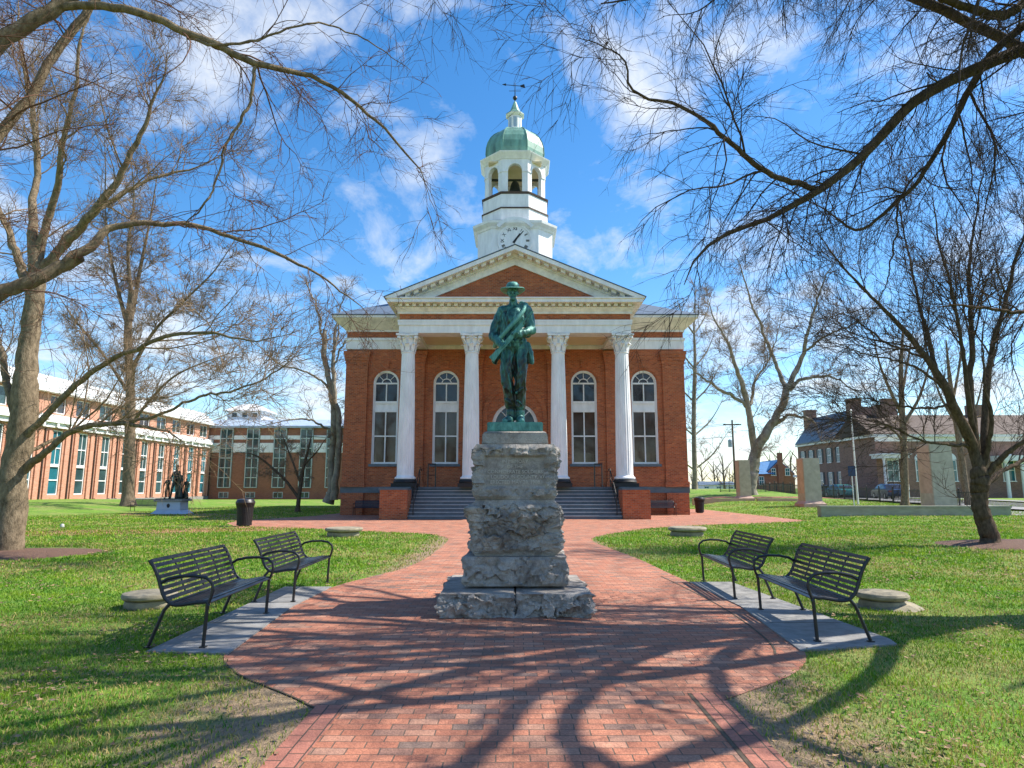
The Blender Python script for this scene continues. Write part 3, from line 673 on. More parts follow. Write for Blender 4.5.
# dome
zd0 = ztop['c1']+.05; zd1 = tz(130, .5)
dp = []
for k in range(9):
    q = k/8*math.pi/2; dp.append((2.12*math.cos(q)*.98+.52*math.sin(q)*.9 if k < 8 else .55, zd0+(zd1-zd0)*math.sin(q)))
B(stage(MB(), dp, .4142), 'dome', M['copper'], to)
m_ = MB()
for k in range(8):
    a = R(22.5+45*k); m_.tube([(r/math.cos(R(22.5))*math.cos(a), TY+r/math.cos(R(22.5))*math.sin(a), z) for r, z in dp], .045, 5)
B(m_, 'dome_rib', M['copper'], to)
m_ = MB(); stage(m_, [(.62, zd1-.1), (.62, zd1+.1), (.5, zd1+.14), (.5, tz(117.5))], .4142); stage(m_, [(.56, tz(118)), (.68, tz(116.5)), (.66, tz(116))], .4142); B(m_, 'lantern', M['white'], to)
m_ = MB()
for k in range(8):
    ca, sa = math.cos(k*math.pi/4), math.sin(k*math.pi/4); q = MB().box(-.11, -.515, zd1+.3, .11, -.503, tz(120)); m_.add([(x*ca-y*sa, TY+x*sa+y*ca, z) for x, y, z in q.v], q.f)
B(m_, 'lantern_louvre', M['bluegrey'], to)
B(stage(MB(), [(.68, tz(116)), (.62, tz(115)), (.36, tz(112)), (.22, tz(107)), (.08, tz(102))], .4142), 'lantern_roof', M['copper'], to)
m_ = MB(); m_.tube([(0, TY, tz(102)), (0, TY, tz(83))], [.05, .025], 6); m_.ball((0, TY, tz(98)), .17); m_.tube([(-.8, TY, tz(84.7)), (.65, TY, tz(86.3))], .025, 6)
m_.xz([(-.98, tz(84.5)), (-.68, tz(83.4)), (-.68, tz(85.8))], TY-.02, TY+.02); m_.xz([(.4, tz(85.4)), (.7, tz(84.2)), (.78, tz(88)), (.42, tz(87))], TY-.02, TY+.02)
m_.tube([(-.45, TY, tz(91)), (.45, TY, tz(91))], .02, 5); m_.tube([(0, TY-.45, tz(91)), (0, TY+.45, tz(91))], .02, 5)
B(m_, 'weathervane', M['iron'], to)
# clock faces
def clock(q):
    yk = TY-2.62
    m = MB(); ring = lambda r0, r1, a, b: m.xz(arc(0, cc, r1, 0, 2*math.pi, 40)[:-1], a, b)
    m.xz(arc(0, cc, 1.2, 0, 2*math.pi, 40)[:-1], yk-.06, yk-.001); co = B(m, 'clock', M['white'], to)
    m = MB(); m.xz(arc(0, cc, 1.2, 0, 2*math.pi, 40)+arc(0, cc, 1.08, 2*math.pi, 0, 40), yk-.12, yk-.062); B(m, 'rim', M['white'], co)
    hb = MB()
    for ang, ln, wd in ((40, .92, .055), (34, .62, .09)):
        a = R(ang); dx_, dz_ = math.sin(a), math.cos(a); px_, pz_ = dz_, -dx_; y = yk-.10 if ln > .8 else yk-.085
        hb.xz([(-dx_*.2-px_*wd, cc-dz_*.2-pz_*wd), (dx_*ln-px_*wd*.4, cc+dz_*ln-pz_*wd*.4), (dx_*ln+px_*wd*.4, cc+dz_*ln+pz_*wd*.4), (-dx_*.2+px_*wd, cc-dz_*.2+pz_*wd)], y, y+.012)
    B(hb, 'hand', M['black'], co)
    for k, s_ in enumerate(('XII','I','II','III','IIII','V','VI','VII','VIII','IX','X','XI')):
        a = R(30*k); text_part('numeral', s_, .34, (math.sin(a)*.86, yk-.068-CY0, cc+math.cos(a)*.86), M['black'], co, .004, (R(90), -a, 0), .8)
clock(-1)

# ================================================================== SOLDIER MONUMENT
MY = 9.48
def rock(mb_, hx, hy, z0, z1, amp, seed, n=56, edge=.06, panel=None, bulge=0.0, top_slope=0.0):
    P = []; Fc = []; idx = {}
    def vert(x, y, z):
        k = (round(x, 5), round(y, 5), round(z, 5))
        if k not in idx:
            q = Vector((x/hx, y/hy, (z-(z0+z1)/2)/((z1-z0)/2)))
            nrm = Vector((math.copysign(abs(q.x)**6, q.x), math.copysign(abs(q.y)**6, q.y), 0.0))
            ed = min(1, (1-abs(q.z))*(z1-z0)/2/edge)
            if nrm.length > 1e-4: nrm.normalize()
            else: nrm = Vector((0, 0, 0))
            side = max(abs(q.x), abs(q.y))**8
            p = Vector((x*2.2+seed, y*2.2, z*2.6)); 
            f1 = mnoise.noise(p)+.5*mnoise.noise(p*2.1)+.3*mnoise.noise(p*4.3); f2 = 0
            for sc_, am_ in ((2.0, 1.0), (4.6, .45), (9.5, .2)):      # chipped faces: each cell a small tilted plane
                pw = p*sc_+Vector((mnoise.noise(p*5), mnoise.noise(p*5+Vector((9, 0, 0))), mnoise.noise(p*5+Vector((0, 9, 0)))))*.18
                d_, pp = mnoise.voronoi(pw); c0 = pp[0]; rv_ = mnoise.cell_vector(c0*17.3+Vector((.5, .5, .5))); dl = pw-c0
                f2 += am_*((rv_.x-.5)*.75+((rv_.y-.5)*(dl.x+dl.y)+(rv_.z-.5)*dl.z)*1.7)
            f3 = (.5-abs(mnoise.noise(p*7)))*.30-.08+mnoise.noise(p*15)*.13+mnoise.noise(p*31)*.06
            a = amp*(.75*f1+.80*f2+f3*.45)*ed+bulge*ss(ed)
            if panel and y < -hy*.9:
                px, pz0, pz1 = panel
                m = min(1, max(0, (px-abs(x))/.025))*min(1, max(0, (z-pz0)/.03))*min(1, max(0, (pz1-z)/.03)); m = ss(m)
                a = a*(1-m)+(-.018)*m
            v = Vector((x, y, z))+nrm*a*side
            if top_slope and z > z1-1e-4:
                v.z += top_slope*(1-max(abs(q.x), abs(q.y)))
                v.z += mnoise.noise(p*6)*.006
            idx[k] = len(P); P.append(tuple(v))
        return idx[k]
    nz_ = max(10, int(n*(z1-z0)/(2*hx)))
    def face(fn, a, b):
        for i in range(a):
            for j in range(b): Fc.append((fn(i, j), fn(i+1, j), fn(i+1, j+1), fn(i, j+1)))
    X = lambda i: -hx+2*hx*i/n; Yy = lambda i: -hy+2*hy*i/n; Z = lambda j: z0+(z1-z0)*j/nz_
    face(lambda i, j: vert(X(i), -hy, Z(j)), n, nz_); face(lambda i, j: vert(X(i), hy, Z(j)), n, nz_)
    face(lambda i, j: vert(-hx, Yy(i), Z(j)), n, nz_); face(lambda i, j: vert(hx, Yy(i), Z(j)), n, nz_)
    face(lambda i, j: vert(X(i), Yy(j), z1), n, n)
    return mb_.add(P, Fc)
ped = empty('stone_pedestal', (0, MY, 0), 'tall rough granite pedestal on the brick circle under the bronze soldier', 'pedestal')
zb = zz(594.5, 8.53); z2 = zz(581, 8.82); z3 = zz(557, 8.84); z4 = zz(500, 8.86); z5 = zz(444, 8.92); z6 = zz(431, 9.03); z7 = zz(422, 9.1)
for sx in (-1, 1):
    m_ = MB(); rock(m_, .462, .93, -.02, zb, .10, 3+sx*5, 76, .03)
    # sloped weathering on top
    m_.v = [(x, y, z+(max(0, 1-max(abs(x+sx*.477)/.955, abs(y)/.95))*.30*(z2-zb+.08) if z > zb-1e-3 else 0)) for x, y, z in m_.v]
    m_.v = [(x+sx*.480, y, z) for x, y, z in m_.v]; m_.build('base_block', M['granite'], ped, smooth=True)
rock(MB(), .66, .64, z2-.07, z3, .07, 11, 84, .035, bulge=.015).build('plinth_course', M['granite'], ped, smooth=True)
rock(MB(), .53, .54, z3+.004, z4, .105, 23.3, 110, .11, bulge=.085).build('rough_block', M['granite'], ped, smooth=True)
dz_ = z5-z4
rock(MB(), .53, .53, z4+.004, z5, .075, 31.7, 84, .06, panel=(.41, z4+dz_*.20, z5-dz_*.20), bulge=.02, top_slope=0).build('inscribed_block', M['granite'], ped, smooth=True)
MB().frus((-.455, -.455, .455, .455), z5+.003, (-.445, -.445, .445, .445), z6-.03).frus((-.445, -.445, .445, .445), z6-.029, (-.40, -.40, .40, .40), z6).build('cap', M['granite'], ped, bevel=.012)
text_part('inscription', 'IN MEMORY\nOF THE\nCONFEDERATE SOLDIERS\nOF LOUDOUN COUNTY, VA.\nERECTED MAY 28, 1908', .066, (0, -.517, (z4+z5)/2+.0), M['letter'], ped, .006, spacing=.98, line=1.05)

sol = empty('soldier_statue', (0, MY, z6), 'green bronze statue of a soldier in a brimmed hat holding a rifle', 'statue')
MB().box(-.385, -.385, .002, .385, .385, z7-z6).build('bronze_base', M['bronze_base'], sol, bevel=.01)
def S(u, v, dy=0.0):
    p = at(470+u/4.517, 270+v/4.517, MY+dy); return Vector((p.x, p.y-MY, p.z-z6))
b = MB()
b.cap(S(203, 305, -.01), S(203, 225, -.02), .15, .18, 16); b.cap(S(155, 190, 0), S(252, 186, 0), .10, .10, 14); b.cap(S(165, 205, -.02), S(150, 290, -.02), .09, .07, 12); b.cap(S(245, 205, -.02), S(258, 285, -.02), .09, .07, 12); b.cap(S(205, 225, -.05), S(205, 200, -.03), .15, .12, 14)
b.cap(S(172, 352, 0), S(232, 352, 0), .115, .115, 14); b.cap(S(200, 335, 0), S(203, 305, 0), .15, .14, 14)
for k in range(16):                                     # skirt of the jacket
    a = 2*math.pi*k/16; p = S(202, 348, 0); b.cap(p+Vector((.155*math.cos(a), .125*math.sin(a), 0)), p+Vector((.145*math.cos(a), .115*math.sin(a), .10)), .022, .03, 6)
b.cap(S(197, 160, .01), S(195, 140, -.01), .065, .06, 12)
for k in range(10):                                     # collar
    a = 2*math.pi*k/10; p = S(197, 158, .01); b.ball(p+Vector((.07*math.cos(a), .065*math.sin(a), 0)), .02, 6, 4)
hd = S(193, 104, -.03)
b.ball(hd+Vector((0, 0, .02)), (.078, .098, .105), 16, 10); b.cap(hd+Vector((0, -.035, -.045)), hd+Vector((0, -.055, -.085)), .058, .042, 12)
b.cap(hd+Vector((0, -.095, .015)), hd+Vector((0, -.118, -.028)), .010, .017, 8)          # nose
for sx in (-1, 1):
    b.cap(hd+Vector((sx*.012, -.094, .03)), hd+Vector((sx*.052, -.078, .027)), .014, .012, 8)   # brow
    b.ball(hd+Vector((sx*.032, -.083, .010)), .012, 8, 6); b.ball(hd+Vector((sx*.045, -.072, -.025)), .022, 8, 6)
    b.cap(hd+Vector((sx*.004, -.103, -.050)), hd+Vector((sx*.045, -.083, -.064)), .013, .010, 8)  # moustache
    b.ball(hd+Vector((sx*.08, .008, 0)), (.012, .02, .032), 8, 6)
b.ball(hd+Vector((0, -.085, -.105)), (.035, .028, .035), 10, 6); b.ball(hd+Vector((0, -.098, -.07)), (.024, .012, .008), 8, 6)
# arms
def limb(pts, rad, seg=12):
    for (p, q), (r0, r1) in zip(zip(pts[:-1], pts[1:]), zip(rad[:-1], rad[1:])): b.cap(p, q, r0, r1, seg)
def fingers(base, along, fold, palm_n, thumb_dir):
    along = along.normalized(); fold = fold.normalized()
    for k, ln in enumerate((.075, .085, .08, .062)):
        r0 = base+along*(.024*(k-1.5)); k1 = r0+fold*ln*.45+palm_n*.012; k2 = k1+fold*ln*.35-palm_n*.018; k3 = k2+fold*ln*.05-palm_n*.035
        limb([r0, k1, k2, k3], [.013, .0125, .0115, .010], 8)
    limb([base-along*.04, base-along*.03+thumb_dir*.035, base-along*.01+thumb_dir*.065], [.016, .014, .011], 8)
rsh, rel, rha = S(146, 186, 0), S(106, 298, -.02), S(150, 345, -.24)
limb([rsh, S(118, 245, .0), rel], [.080, .074, .064]); limb([rel, rel.lerp(rha, .5), rel.lerp(rha, .92)], [.072, .064, .05])
lsh, lel, lha = S(258, 183, 0), S(276, 272, -.05), S(208, 296, -.27)
limb([lsh, S(272, 232, -.01), lel], [.080, .074, .065]); limb([lel, lel.lerp(lha, .5), lel.lerp(lha, .92)], [.074, .064, .05])
ri0, ri1 = S(104, 396, -.24), S(284, 196, -.31); rd = (ri1-ri0).normalized()
up_ = Vector((0, -1, 0))
for hnd, sd_ in ((rha, 1), (lha, -1)):
    b.ball(hnd, (.042, .03, .042), 10, 8)
    fingers(hnd+Vector((0, -.03, .0)), rd, Vector((sd_*.75, -.15, .66*sd_*.0+.5)), Vector((0, -1, 0)), Vector((sd_*.3, -.1, .9)))
# legs
rk, ra = S(166, 500, -.05), S(184, 625, .02); lk, la = S(228, 505, -.03), S(226, 632, .03)
limb([S(174, 372, 0), S(168, 430, -.02), rk, S(178, 560, -.01), S(183, 612, .02)], [.112, .106, .083, .082, .078]); limb([S(230, 372, 0), S(230, 430, -.02), lk, S(226, 565, .02), S(225, 618, .03)], [.116, .110, .087, .085, .082])
limb([S(184, 640, .02), S(184, 672, .03)], [.068, .066]); limb([S(225, 640, .03), S(226, 672, .04)], [.07, .068])
limb([S(184, 674, .03), S(172, 678, -.08), S(158, 683, -.18)], [.062, .060, .046]); limb([S(226, 674, .04), S(229, 678, -.08), S(233, 683, -.20)], [.063, .062, .048])
for (x, y, q) in ((168, 455, 1), (232, 460, -1), (170, 540, 1), (222, 545, -1), (176, 595, 1), (228, 600, 1)):      # cloth folds
    b.cap(S(x-14, y-10*q, -.09), S(x+16, y+12*q, -.085), .018, .014, 8)
# straps, boxes
b.cap(S(262, 335, -.02), S(272, 372, .0), .035, .05, 8); b.cap(S(272, 372, .0), S(276, 415, .01), .052, .045, 8)
b.cap(S(128, 372, .05), S(112, 412, .08), .06, .055, 8)
for k in range(14):
    a = 2*math.pi*k/14; p = S(203, 330, 0); b.ball(p+Vector((.158*math.cos(a), .14*math.sin(a), 0)), .028, 6, 4)
bo_ = remeshed(b, 'body', M['bronze'], sol, .0085, 5)
zl, zh = S(200, 625).z, S(200, 165).z
nrm_ = [v.normal.copy() for v in bo_.data.vertices]; co_ = [v.co.copy() for v in bo_.data.vertices]; new_ = []
for p, n_ in zip(co_, nrm_):                            # folds of the cloth
    if zl < p.z < zh:
        q = mnoise.noise(Vector((p.x*11+p.z*3, p.y*11, p.z*3.6))); q2 = mnoise.noise(Vector((p.x*19-p.z*9, p.y*19, p.z*11+7)))
        k = min(1, (p.z-zl)/.05, (zh-p.z)/.05); p = p+n_*k*(.026*(.5-abs(q))-.006+.007*q2)
    new_ += [p.x, p.y, p.z]
bo_.data.vertices.foreach_set('co', new_); bo_.data.update()
hm = MB(); hc = hd+Vector((0, 0, .062)); R0 = []
for r_, z_ in ((.092, -.02), (.185, -.045), (.195, -.038), (.188, -.028), (.105, .004), (.106, .02), (.10, .06), (.084, .085), (.05, .098), (.006, .10)):
    R0.append([(hc.x+r_*math.cos(a)*(.95), hc.y+r_*math.sin(a)*1.08, hc.z+z_+(.030*abs(math.cos(a))**2 if .11 < r_ else 0)) for a in [2*math.pi*j/28 for j in range(28)]])
hm.loft(R0).build('hat', M['bronze'], sol, smooth=True)
rm = MB(); rl = (ri1-ri0).length
rp = lambda t, dz=0: ri0+rd*rl*t+Vector((-rd.z, 0, rd.x))*dz
rm.loft([[p+Vector((-rd.z*w_*e, f_*d_, rd.x*w_*e)) for e, f_ in ((-1, -1), (1, -1), (1, 1), (-1, 1))] for p, w_, d_ in ((rp(-.04), .046, .02), (rp(.1), .036, .02), (rp(.2), .028, .02), (rp(.3), .035, .022), (rp(.75), .024, .018))])
rm.tube([rp(.3, .022), rp(1.03, .022)], [.017, .013], 8); rm.tube([rp(.3, -.03), rp(.335, -.075), rp(.38, -.03)], .008, 6); rm.tube([rp(.31, .035), rp(.33, .075)], [.014, .01], 6)
rm.build('rifle', M['bronze_shade'], sol, smooth=True)
bl = MB(); bl.tube([S(232, 150, .10), S(252, 158, -.02), S(240, 185, -.15), S(205, 230, -.215), S(160, 280, -.205), S(118, 330, -.12), S(112, 345, .03), S(150, 290, .18), S(215, 200, .18), S(232, 150, .10)], [.034, .038, .033, .038, .033, .036, .034, .038, .034, .034], 10)
bl.build('blanket_roll', M['bronze_shade'], sol, smooth=True)

# ================================================================== BENCHES
def make_bench():
    t = empty('park_bench', (0, 0, 0), 'x', 'bench'); Lh = .90
    # side profile (y forward = -y, z): slats follow the curve
    seat = [(-.30, .432), (-.255, .447), (-.20, .447), (-.145, .440), (-.09, .430), (-.035, .422), (.02, .42), (.07, .43)]
    back = [(.115, .47), (.145, .52), (.165, .575), (.185, .63), (.205, .685), (.23, .74), (.262, .795), (.30, .842)]
    for nm, pr in (('seat', seat), ('backrest', back)):
        m = MB()
        for i, (y, z) in enumerate(pr):
            a = pr[max(0, i-1)]; c_ = pr[min(len(pr)-1, i+1)]; ty, tz_ = c_[0]-a[0], c_[1]-a[1]; l = math.hypot(ty, tz_); ty /= l; tz_ /= l
            hw_, th = .0195, .005
            m.loft([[(x, y-ty*hw_-tz_*th*-1, z-tz_*hw_-ty*th), (x, y+ty*hw_+tz_*th, z+tz_*hw_-ty*th), (x, y+ty*hw_-tz_*th, z+tz_*hw_+ty*th), (x, y-ty*hw_-tz_*th, z-tz_*hw_+ty*th)] for x in (-Lh, Lh)])
        for x in ([-.45, 0, .45] if nm == 'backrest' else [0]):
            m.tube([(x, y+.012, z-.012) for y, z in pr], .009, 6)
        m.build(nm, M['bench'], t)
    for sx in (-1, 1):
        x = sx*(Lh+.012); m = MB()
        m.tube([(x, -.315, .40), (x, -.29, .44)]+[(x, y, z-.012) for y, z in seat[1:]]+[(x, y+.012, z) for y, z in back]+[(x, .315, .852)], .019, 8)
        m.build('side_frame', M['iron'], t, smooth=True)
        m = MB(); A = [(x, .175, .63), (x, .12, .665), (x, .0, .69), (x, -.15, .695), (x, -.27, .675), (x, -.335, .62), (x, -.345, .55), (x, -.325, .47), (x, -.30, .41)]
        m.tube(A, .017, 8); m.build('armrest', M['iron'], t, smooth=True)
        m = MB(); m.tube([(x, -.30, .42), (x, -.285, .012)], .019, 8); m.box(x-.03, -.315, 0, x+.03, -.255, .012); m.build('leg', M['iron'], t, smooth=True)
        m = MB(); m.tube([(x, .07, .43), (x, .13, .36), (x, .26, .012)], .019, 8); m.box(x-.03, .23, 0, x+.03, .29, .012); m.build('leg', M['iron'], t, smooth=True)
    return t
def bench_mat():
    m, t, b = base_mat('worn black bench slats', .32); v = coords(t, (.6, 6, 6))
    c = ramp(t, noise(t, v, 3, 5, .7), [(.42, (.009,.010,.012)), (.62, (.022,.024,.03)), (.76, (.10,.07,.05))])
    t.links.new(c, b.inputs['Base Color']); return m
M['bench'] = bench_mat()
bench0 = make_bench(); GB = 'black metal benches facing the monument'
BENCHES = [(-3.44, 7.86, 91.5, 'near left black metal bench on the concrete pad, left of the monument'),
           (-3.42, 10.55, 91, 'farther left black bench, beside the grass behind the nearest left bench'),
           (3.48, 8.12, -92.5, 'near right black metal bench with bluish seat in front of a round stone'),
           (3.50, 10.82, -92, 'farther right black bench standing behind the nearest right bench')]
for i, (x, y, a, lb) in enumerate(BENCHES):
    o = bench0 if i == 0 else copy_tree(bench0)
    o.location = (x, y, .021); o.rotation_euler = (0, 0, R(a)); o['label'] = lb; o['group'] = GB
p = gp(146, 512)
for (x, y, z, a, lb, gr) in ((p.x, p.y, 0, 0, 'distant dark bench on the lawn left of the small bronze group', 'black metal benches farther off'),
        (-8.6, 39.75, .006, 0, 'dark bench against the courthouse wall left of the steps', 'black metal benches farther off'), (8.55, 39.75, .006, 0, 'dark bench against the courthouse wall right of the steps', 'black metal benches farther off')):
    o = copy_tree(bench0); o.location = (x, y, z); o.rotation_euler = (0, 0, R(a)); o['label'] = lb; o['group'] = gr

# ================================================================== small things on the lawn
def round_stone(loc, r, hgt, label, seed):
    o = empty('round_stone', loc, label, 'stone', group='flat round stones on the lawn')
    def disc(z0, z1, rad, ox):
        rings = []; n = 36
        for q, (k, zf) in enumerate(((.90, 0), (1.0, .25), (1.02, .6), (.97, .9), (.85, 1.0), (.45, 1.03), (.02, 1.04))):
            rings.append([((rad*k*(1+.05*mnoise.noise(Vector((math.cos(a)*1.5+seed, math.sin(a)*1.5, q*.3)))))*math.cos(a)+ox, rad*k*(1+.05*mnoise.noise(Vector((math.cos(a)*1.5+seed, math.sin(a)*1.5, q*.3+4))))*math.sin(a), z0+(z1-z0)*zf) for a in [2*math.pi*j/n for j in range(n)]])
        return MB().loft(rings)
    disc(-.03, hgt*.55, r*.86, 0).build('lower_stone', M['field'], o, smooth=True); disc(hgt*.55+.002, hgt, r*1.0, .03*r).build('top_stone', M['field'], o, smooth=True)
    return o
round_stone((-5.0, 9.35, 0), .34, .2, 'thick round sandstone disc on the grass behind the near left bench', 1)
rs = round_stone((5.0, 9.35, 0), .33, .2, 'thick round sandstone disc behind the near right bench, on a sandy apron', 2)
MB().loft([[(.1+(.42-.06*k)*math.cos(a), (.40-.06*k)*math.sin(a), .03*k+.002) for a in [2*math.pi*j/24 for j in range(24)]] for k in range(3)]).build('sandy_apron', M['field'], rs, smooth=True)
round_stone((-5.75, 22.6, 0), .62, .30, 'flat stacked stone on the far edge of the left lawn before the steps', 3)
round_stone((5.75, 22.6, 0), .62, .32, 'flat stacked stone on the far edge of the right lawn before the steps', 4)
o = empty('marker_stub', (gp(62, 528).x, gp(62, 528).y, 0), 'little white capped stub sticking out of the left lawn', 'marker')
MB().lathe([(.07, -.02), (.07, .13), (.05, .16), (.01, .17)], (0, 0, 0), 12).build('stub', M['stub'], o, smooth=True); MB().lathe([(.085, .05), (.085, .07)], (0, 0, 0), 12).build('collar', M['stub'], o)
def trash_can():
    t = empty('litter_bin', (0, 0, 0), 'x', 'litter bin')
    m = MB()
    for k in range(28):
        a = 2*math.pi*k/28; ca, sa = math.cos(a), math.sin(a)
        m.loft([[(ca*r-sa*s_*.026, sa*r+ca*s_*.026, z) for r, s_ in ((rr, -1), (rr, 1), (rr+.012, 1), (rr+.012, -1))] for rr, z in ((.25, .06), (.27, .35), (.29, .7), (.33, .84))])
    m.lathe([(.27, .04), (.275, .1), (.26, .1), (.26, .04)], seg=28); m.lathe([(.285, .42), (.292, .46), (.28, .46)], seg=28); m.build('slats', M['black'], t)
    MB().lathe([(.235, .05), (.25, .4), (.27, .82), (.2, .82)], seg=24).build('liner', M['black'], t, smooth=True)
    MB().lathe([(.34, .84), (.355, .88), (.34, .92), (.30, .99), (.18, 1.02), (.15, .98), (.13, .9)], seg=28).build('lid', M['iron'], t, smooth=True)
    MB().lathe([(.2, 0), (.2, .05), (.1, .06)], seg=20).build('foot', M['iron'], t, smooth=True)
    return t
tb = trash_can(); q = gp(244, 526.5); tb.location = (q.x, q.y, .008); tb['label'] = 'black slatted litter bin beside the brick path on the left lawn'; tb['group'] = 'black litter bins'; tb.scale = (1.12,)*3
t2 = copy_tree(tb); q = gp(696.5, 506.5); t2.location = (q.x, 43.5, .008); t2.location.x = (696.5-515)*43.5/660; t2['label'] = 'black litter bin just right of the courthouse corner'; t2.scale = (1.0,)*3

# small bronze group on its pedestal, left lawn
GY = 41.9; gl = gp(172, 514)
pd = empty('sculpture_pedestal', (gl.x, gl.y, 0), 'pale flared stone pedestal under the small dark bronze group', 'pedestal'); pd.scale = (.68, .68, .92)
MB().frus((-1.5, -1.1, 1.5, 1.1), 0, (-1.12, -.8, 1.12, .8), .28).frus((-1.1, -.78, 1.1, .78), .28, (-1.05, -.75, 1.05, .75), .86).build('block', M['bluegrey'], pd, bevel=.02)
MB().box(-1.3, -.95, .86, 1.3, .95, .98).build('top_slab', M['concrete'], pd, bevel=.02)
MB().xz(arc(.0, .57, .14, 0, 2*math.pi, 20)[:-1], -.80, -.772).build('medallion', M['black'], pd)
gs = empty('bronze_group', (gl.x, gl.y, .902), 'small dark bronze group of standing figures on the pale pedestal', 'sculpture'); gs.scale = (.78, .78, .95)
MB().box(-1.05, -.7, .001, 1.05, .7, .06).build('bronze_base', M['bronze_dark'], gs)
def figure(x, y, H_, lean, skirt, arms, hat):
    m = MB(); k = H_/1.8; o_ = Vector((x, y, .05)); V = lambda a, b_, c_: o_+Vector(((a+lean*c_), b_, c_))*k
    m.cap(V(0, 0, .95), V(0, 0, 1.35), .15*k, .18*k); m.cap(V(-.16, 0, 1.42), V(.16, 0, 1.42), .08*k, .08*k); m.cap(V(0, 0, 1.45), V(0, -.02, 1.56), .06*k, .055*k)
    m.ball(V(0, -.02, 1.66), (.085*k, .1*k, .12*k)); m.ball(V(0, -.12, 1.65), .02*k)
    if skirt:
        for s_ in (-1, 0, 1): m.cap(V(0, 0, .95), V(s_*.16, 0, .1), .16*k, .17*k)
    else:
        for s_, fy in ((-1, -.12), (1, .1)):
            m.cap(V(s_*.09, 0, .92), V(s_*.13, fy, .5), .105*k, .08*k); m.cap(V(s_*.13, fy, .5), V(s_*.16, fy*.8, .07), .08*k, .05*k); m.cap(V(s_*.16, fy*.8, .05), V(s_*.18, fy*.8-.17, .03), .05*k, .04*k)
    for s_, (e, hnd) in zip((-1, 1), arms):
        sh = V(s_*.2, 0, 1.4); m.cap(sh, V(*e), .07*k, .055*k); m.cap(V(*e), V(*hnd), .055*k, .04*k); m.ball(V(*hnd), .05*k)
        for f_ in range(4): m.cap(V(*hnd), V(hnd[0]+.03*(f_-1.5), hnd[1]-.06, hnd[2]-.05), .018*k, .014*k, 6)
        m.cap(V(*hnd), V(hnd[0]-s_*.06, hnd[1]-.03, hnd[2]+.02), .018*k, .014*k, 6)
    fo = remeshed(m, 'figure', M['bronze_dark'], gs, .022, 3)
    if hat: MB().lathe([(.19*k, 0), (.2*k, .015), (.1*k, .03), (.09*k, .12), (.02*k, .14)], V(0, -.02, 1.74), 16).build('hat', M['bronze_dark'], fo, smooth=True)
figure(.02, 0, 2.15, .06, False, (((-.32, -.05, 1.12), (-.15, -.3, 1.0)), ((.34, -.1, 1.15), (.2, -.32, 1.22))), True)
figure(-.55, .12, 1.45, -.04, False, (((-.34, -.05, 1.1), (-.28, -.25, .95)), ((.3, -.1, 1.15), (.25, -.25, 1.3))), False)
figure(.5, -.1, 1.85, -.05, True, (((-.3, -.1, 1.15), (-.2, -.3, 1.2)), ((.3, -.12, 1.12), (.1, -.3, 1.1))), False)
figure(.86, .2, 1.35, .02, True, (((-.3, -.05, 1.1), (-.28, -.2, .9)), ((.3, -.05, 1.1), (.26, -.2, .9))), False)
MB().tube([(.42, -.35, .1), (.05, -.42, 1.9)], [.04, .025], 6).build('musket', M['bronze_dark'], gs, smooth=True)

# ================================================================== MODERN BUILDING (left)
BX = -44.2; YA, YB = 36.0, 96.0
mbld = empty('office_building', (BX, YA, 0), 'long modern salmon brick office building with tall windows and white stepped roof, left side', 'building', rz=R(90))
# local: x runs along the facade (world +Y), y = world -X, so the front faces -y
def rect_wall(mb, x0, x1, z0, z1, y0, y1, ops):
    xs = x0
    for a, b_, s0, s1 in sorted(ops):
        mb.box(xs, y0, z0, a, y1, z1); mb.box(a, y0, z0, b_, y1, s0); mb.box(a, y0, s1, b_, y1, z1); xs = b_
    mb.box(xs, y0, z0, x1, y1, z1)
LB = YB-YA
wc = [94.3-YA-3.8*k for k in range(16)]; wc = [c for c in wc if c > 1.5]
ops = [(c-.72, c+.72, .95, 7.1) for c in wc]
m_ = MB(); rect_wall(m_, 0, LB, -.6, 7.3, 0, .4, ops); m_.box(0, .4, -.6, LB, 16, 7.25)
for c in wc:
    for s_ in (-1, 1): m_.box(c+s_*.98-.1*0, -.14, .5, c+s_*1.5, -.001, 7.0)
m_.build('wall', M['modern_brick'], mbld)
m_ = MB(); m_.box(0, -.2, -.6, LB, -.001, .45); m_.build('plinth', M['concrete'], mbld)
for c in wc:
    m = MB()
    for x in (c-.72, c+.62): m.box(x, .1, .95, x+.1, .22, 7.1)
    for z in (.95, 2.3, 3.6, 5.35, 7.0): m.box(c-.62, .1 if z != 3.6 else .04, z, c+.62, .22, z+(.1 if z != 3.6 else .28))
    m.box(c-.03, .12, 3.88, c+.03, .2, 7.0)
    wo = m.build('window', M['white'], mbld)
    MB().box(c-.62, .18, 1.0, c+.62, .19, 7.05).build('pane', M['glass_green' if int(c*7) % 3 else 'glass_teal'], wo)
m_ = MB(); m_.box(-.2, -.3, 7.3, LB+.2, 16, 7.75); m_.box(-.3, -.55, 7.75, LB+.3, 16, 8.05); m_.box(-.2, -.32, 8.05, LB+.2, 16, 8.5)
for k in range(int(LB/1.9)): m_.box(k*1.9+.3, -.5, 7.32, k*1.9+.6, -.301, 7.749)
m_.build('cornice', M['white'], mbld)
m_ = MB(); rect_wall(m_, 0, LB, 8.5, 10.6, .3, .7, [(c-1.15, c+1.15, 8.75, 10.45) for c in wc]); m_.build('upper_wall', M['modern_brick'], mbld)
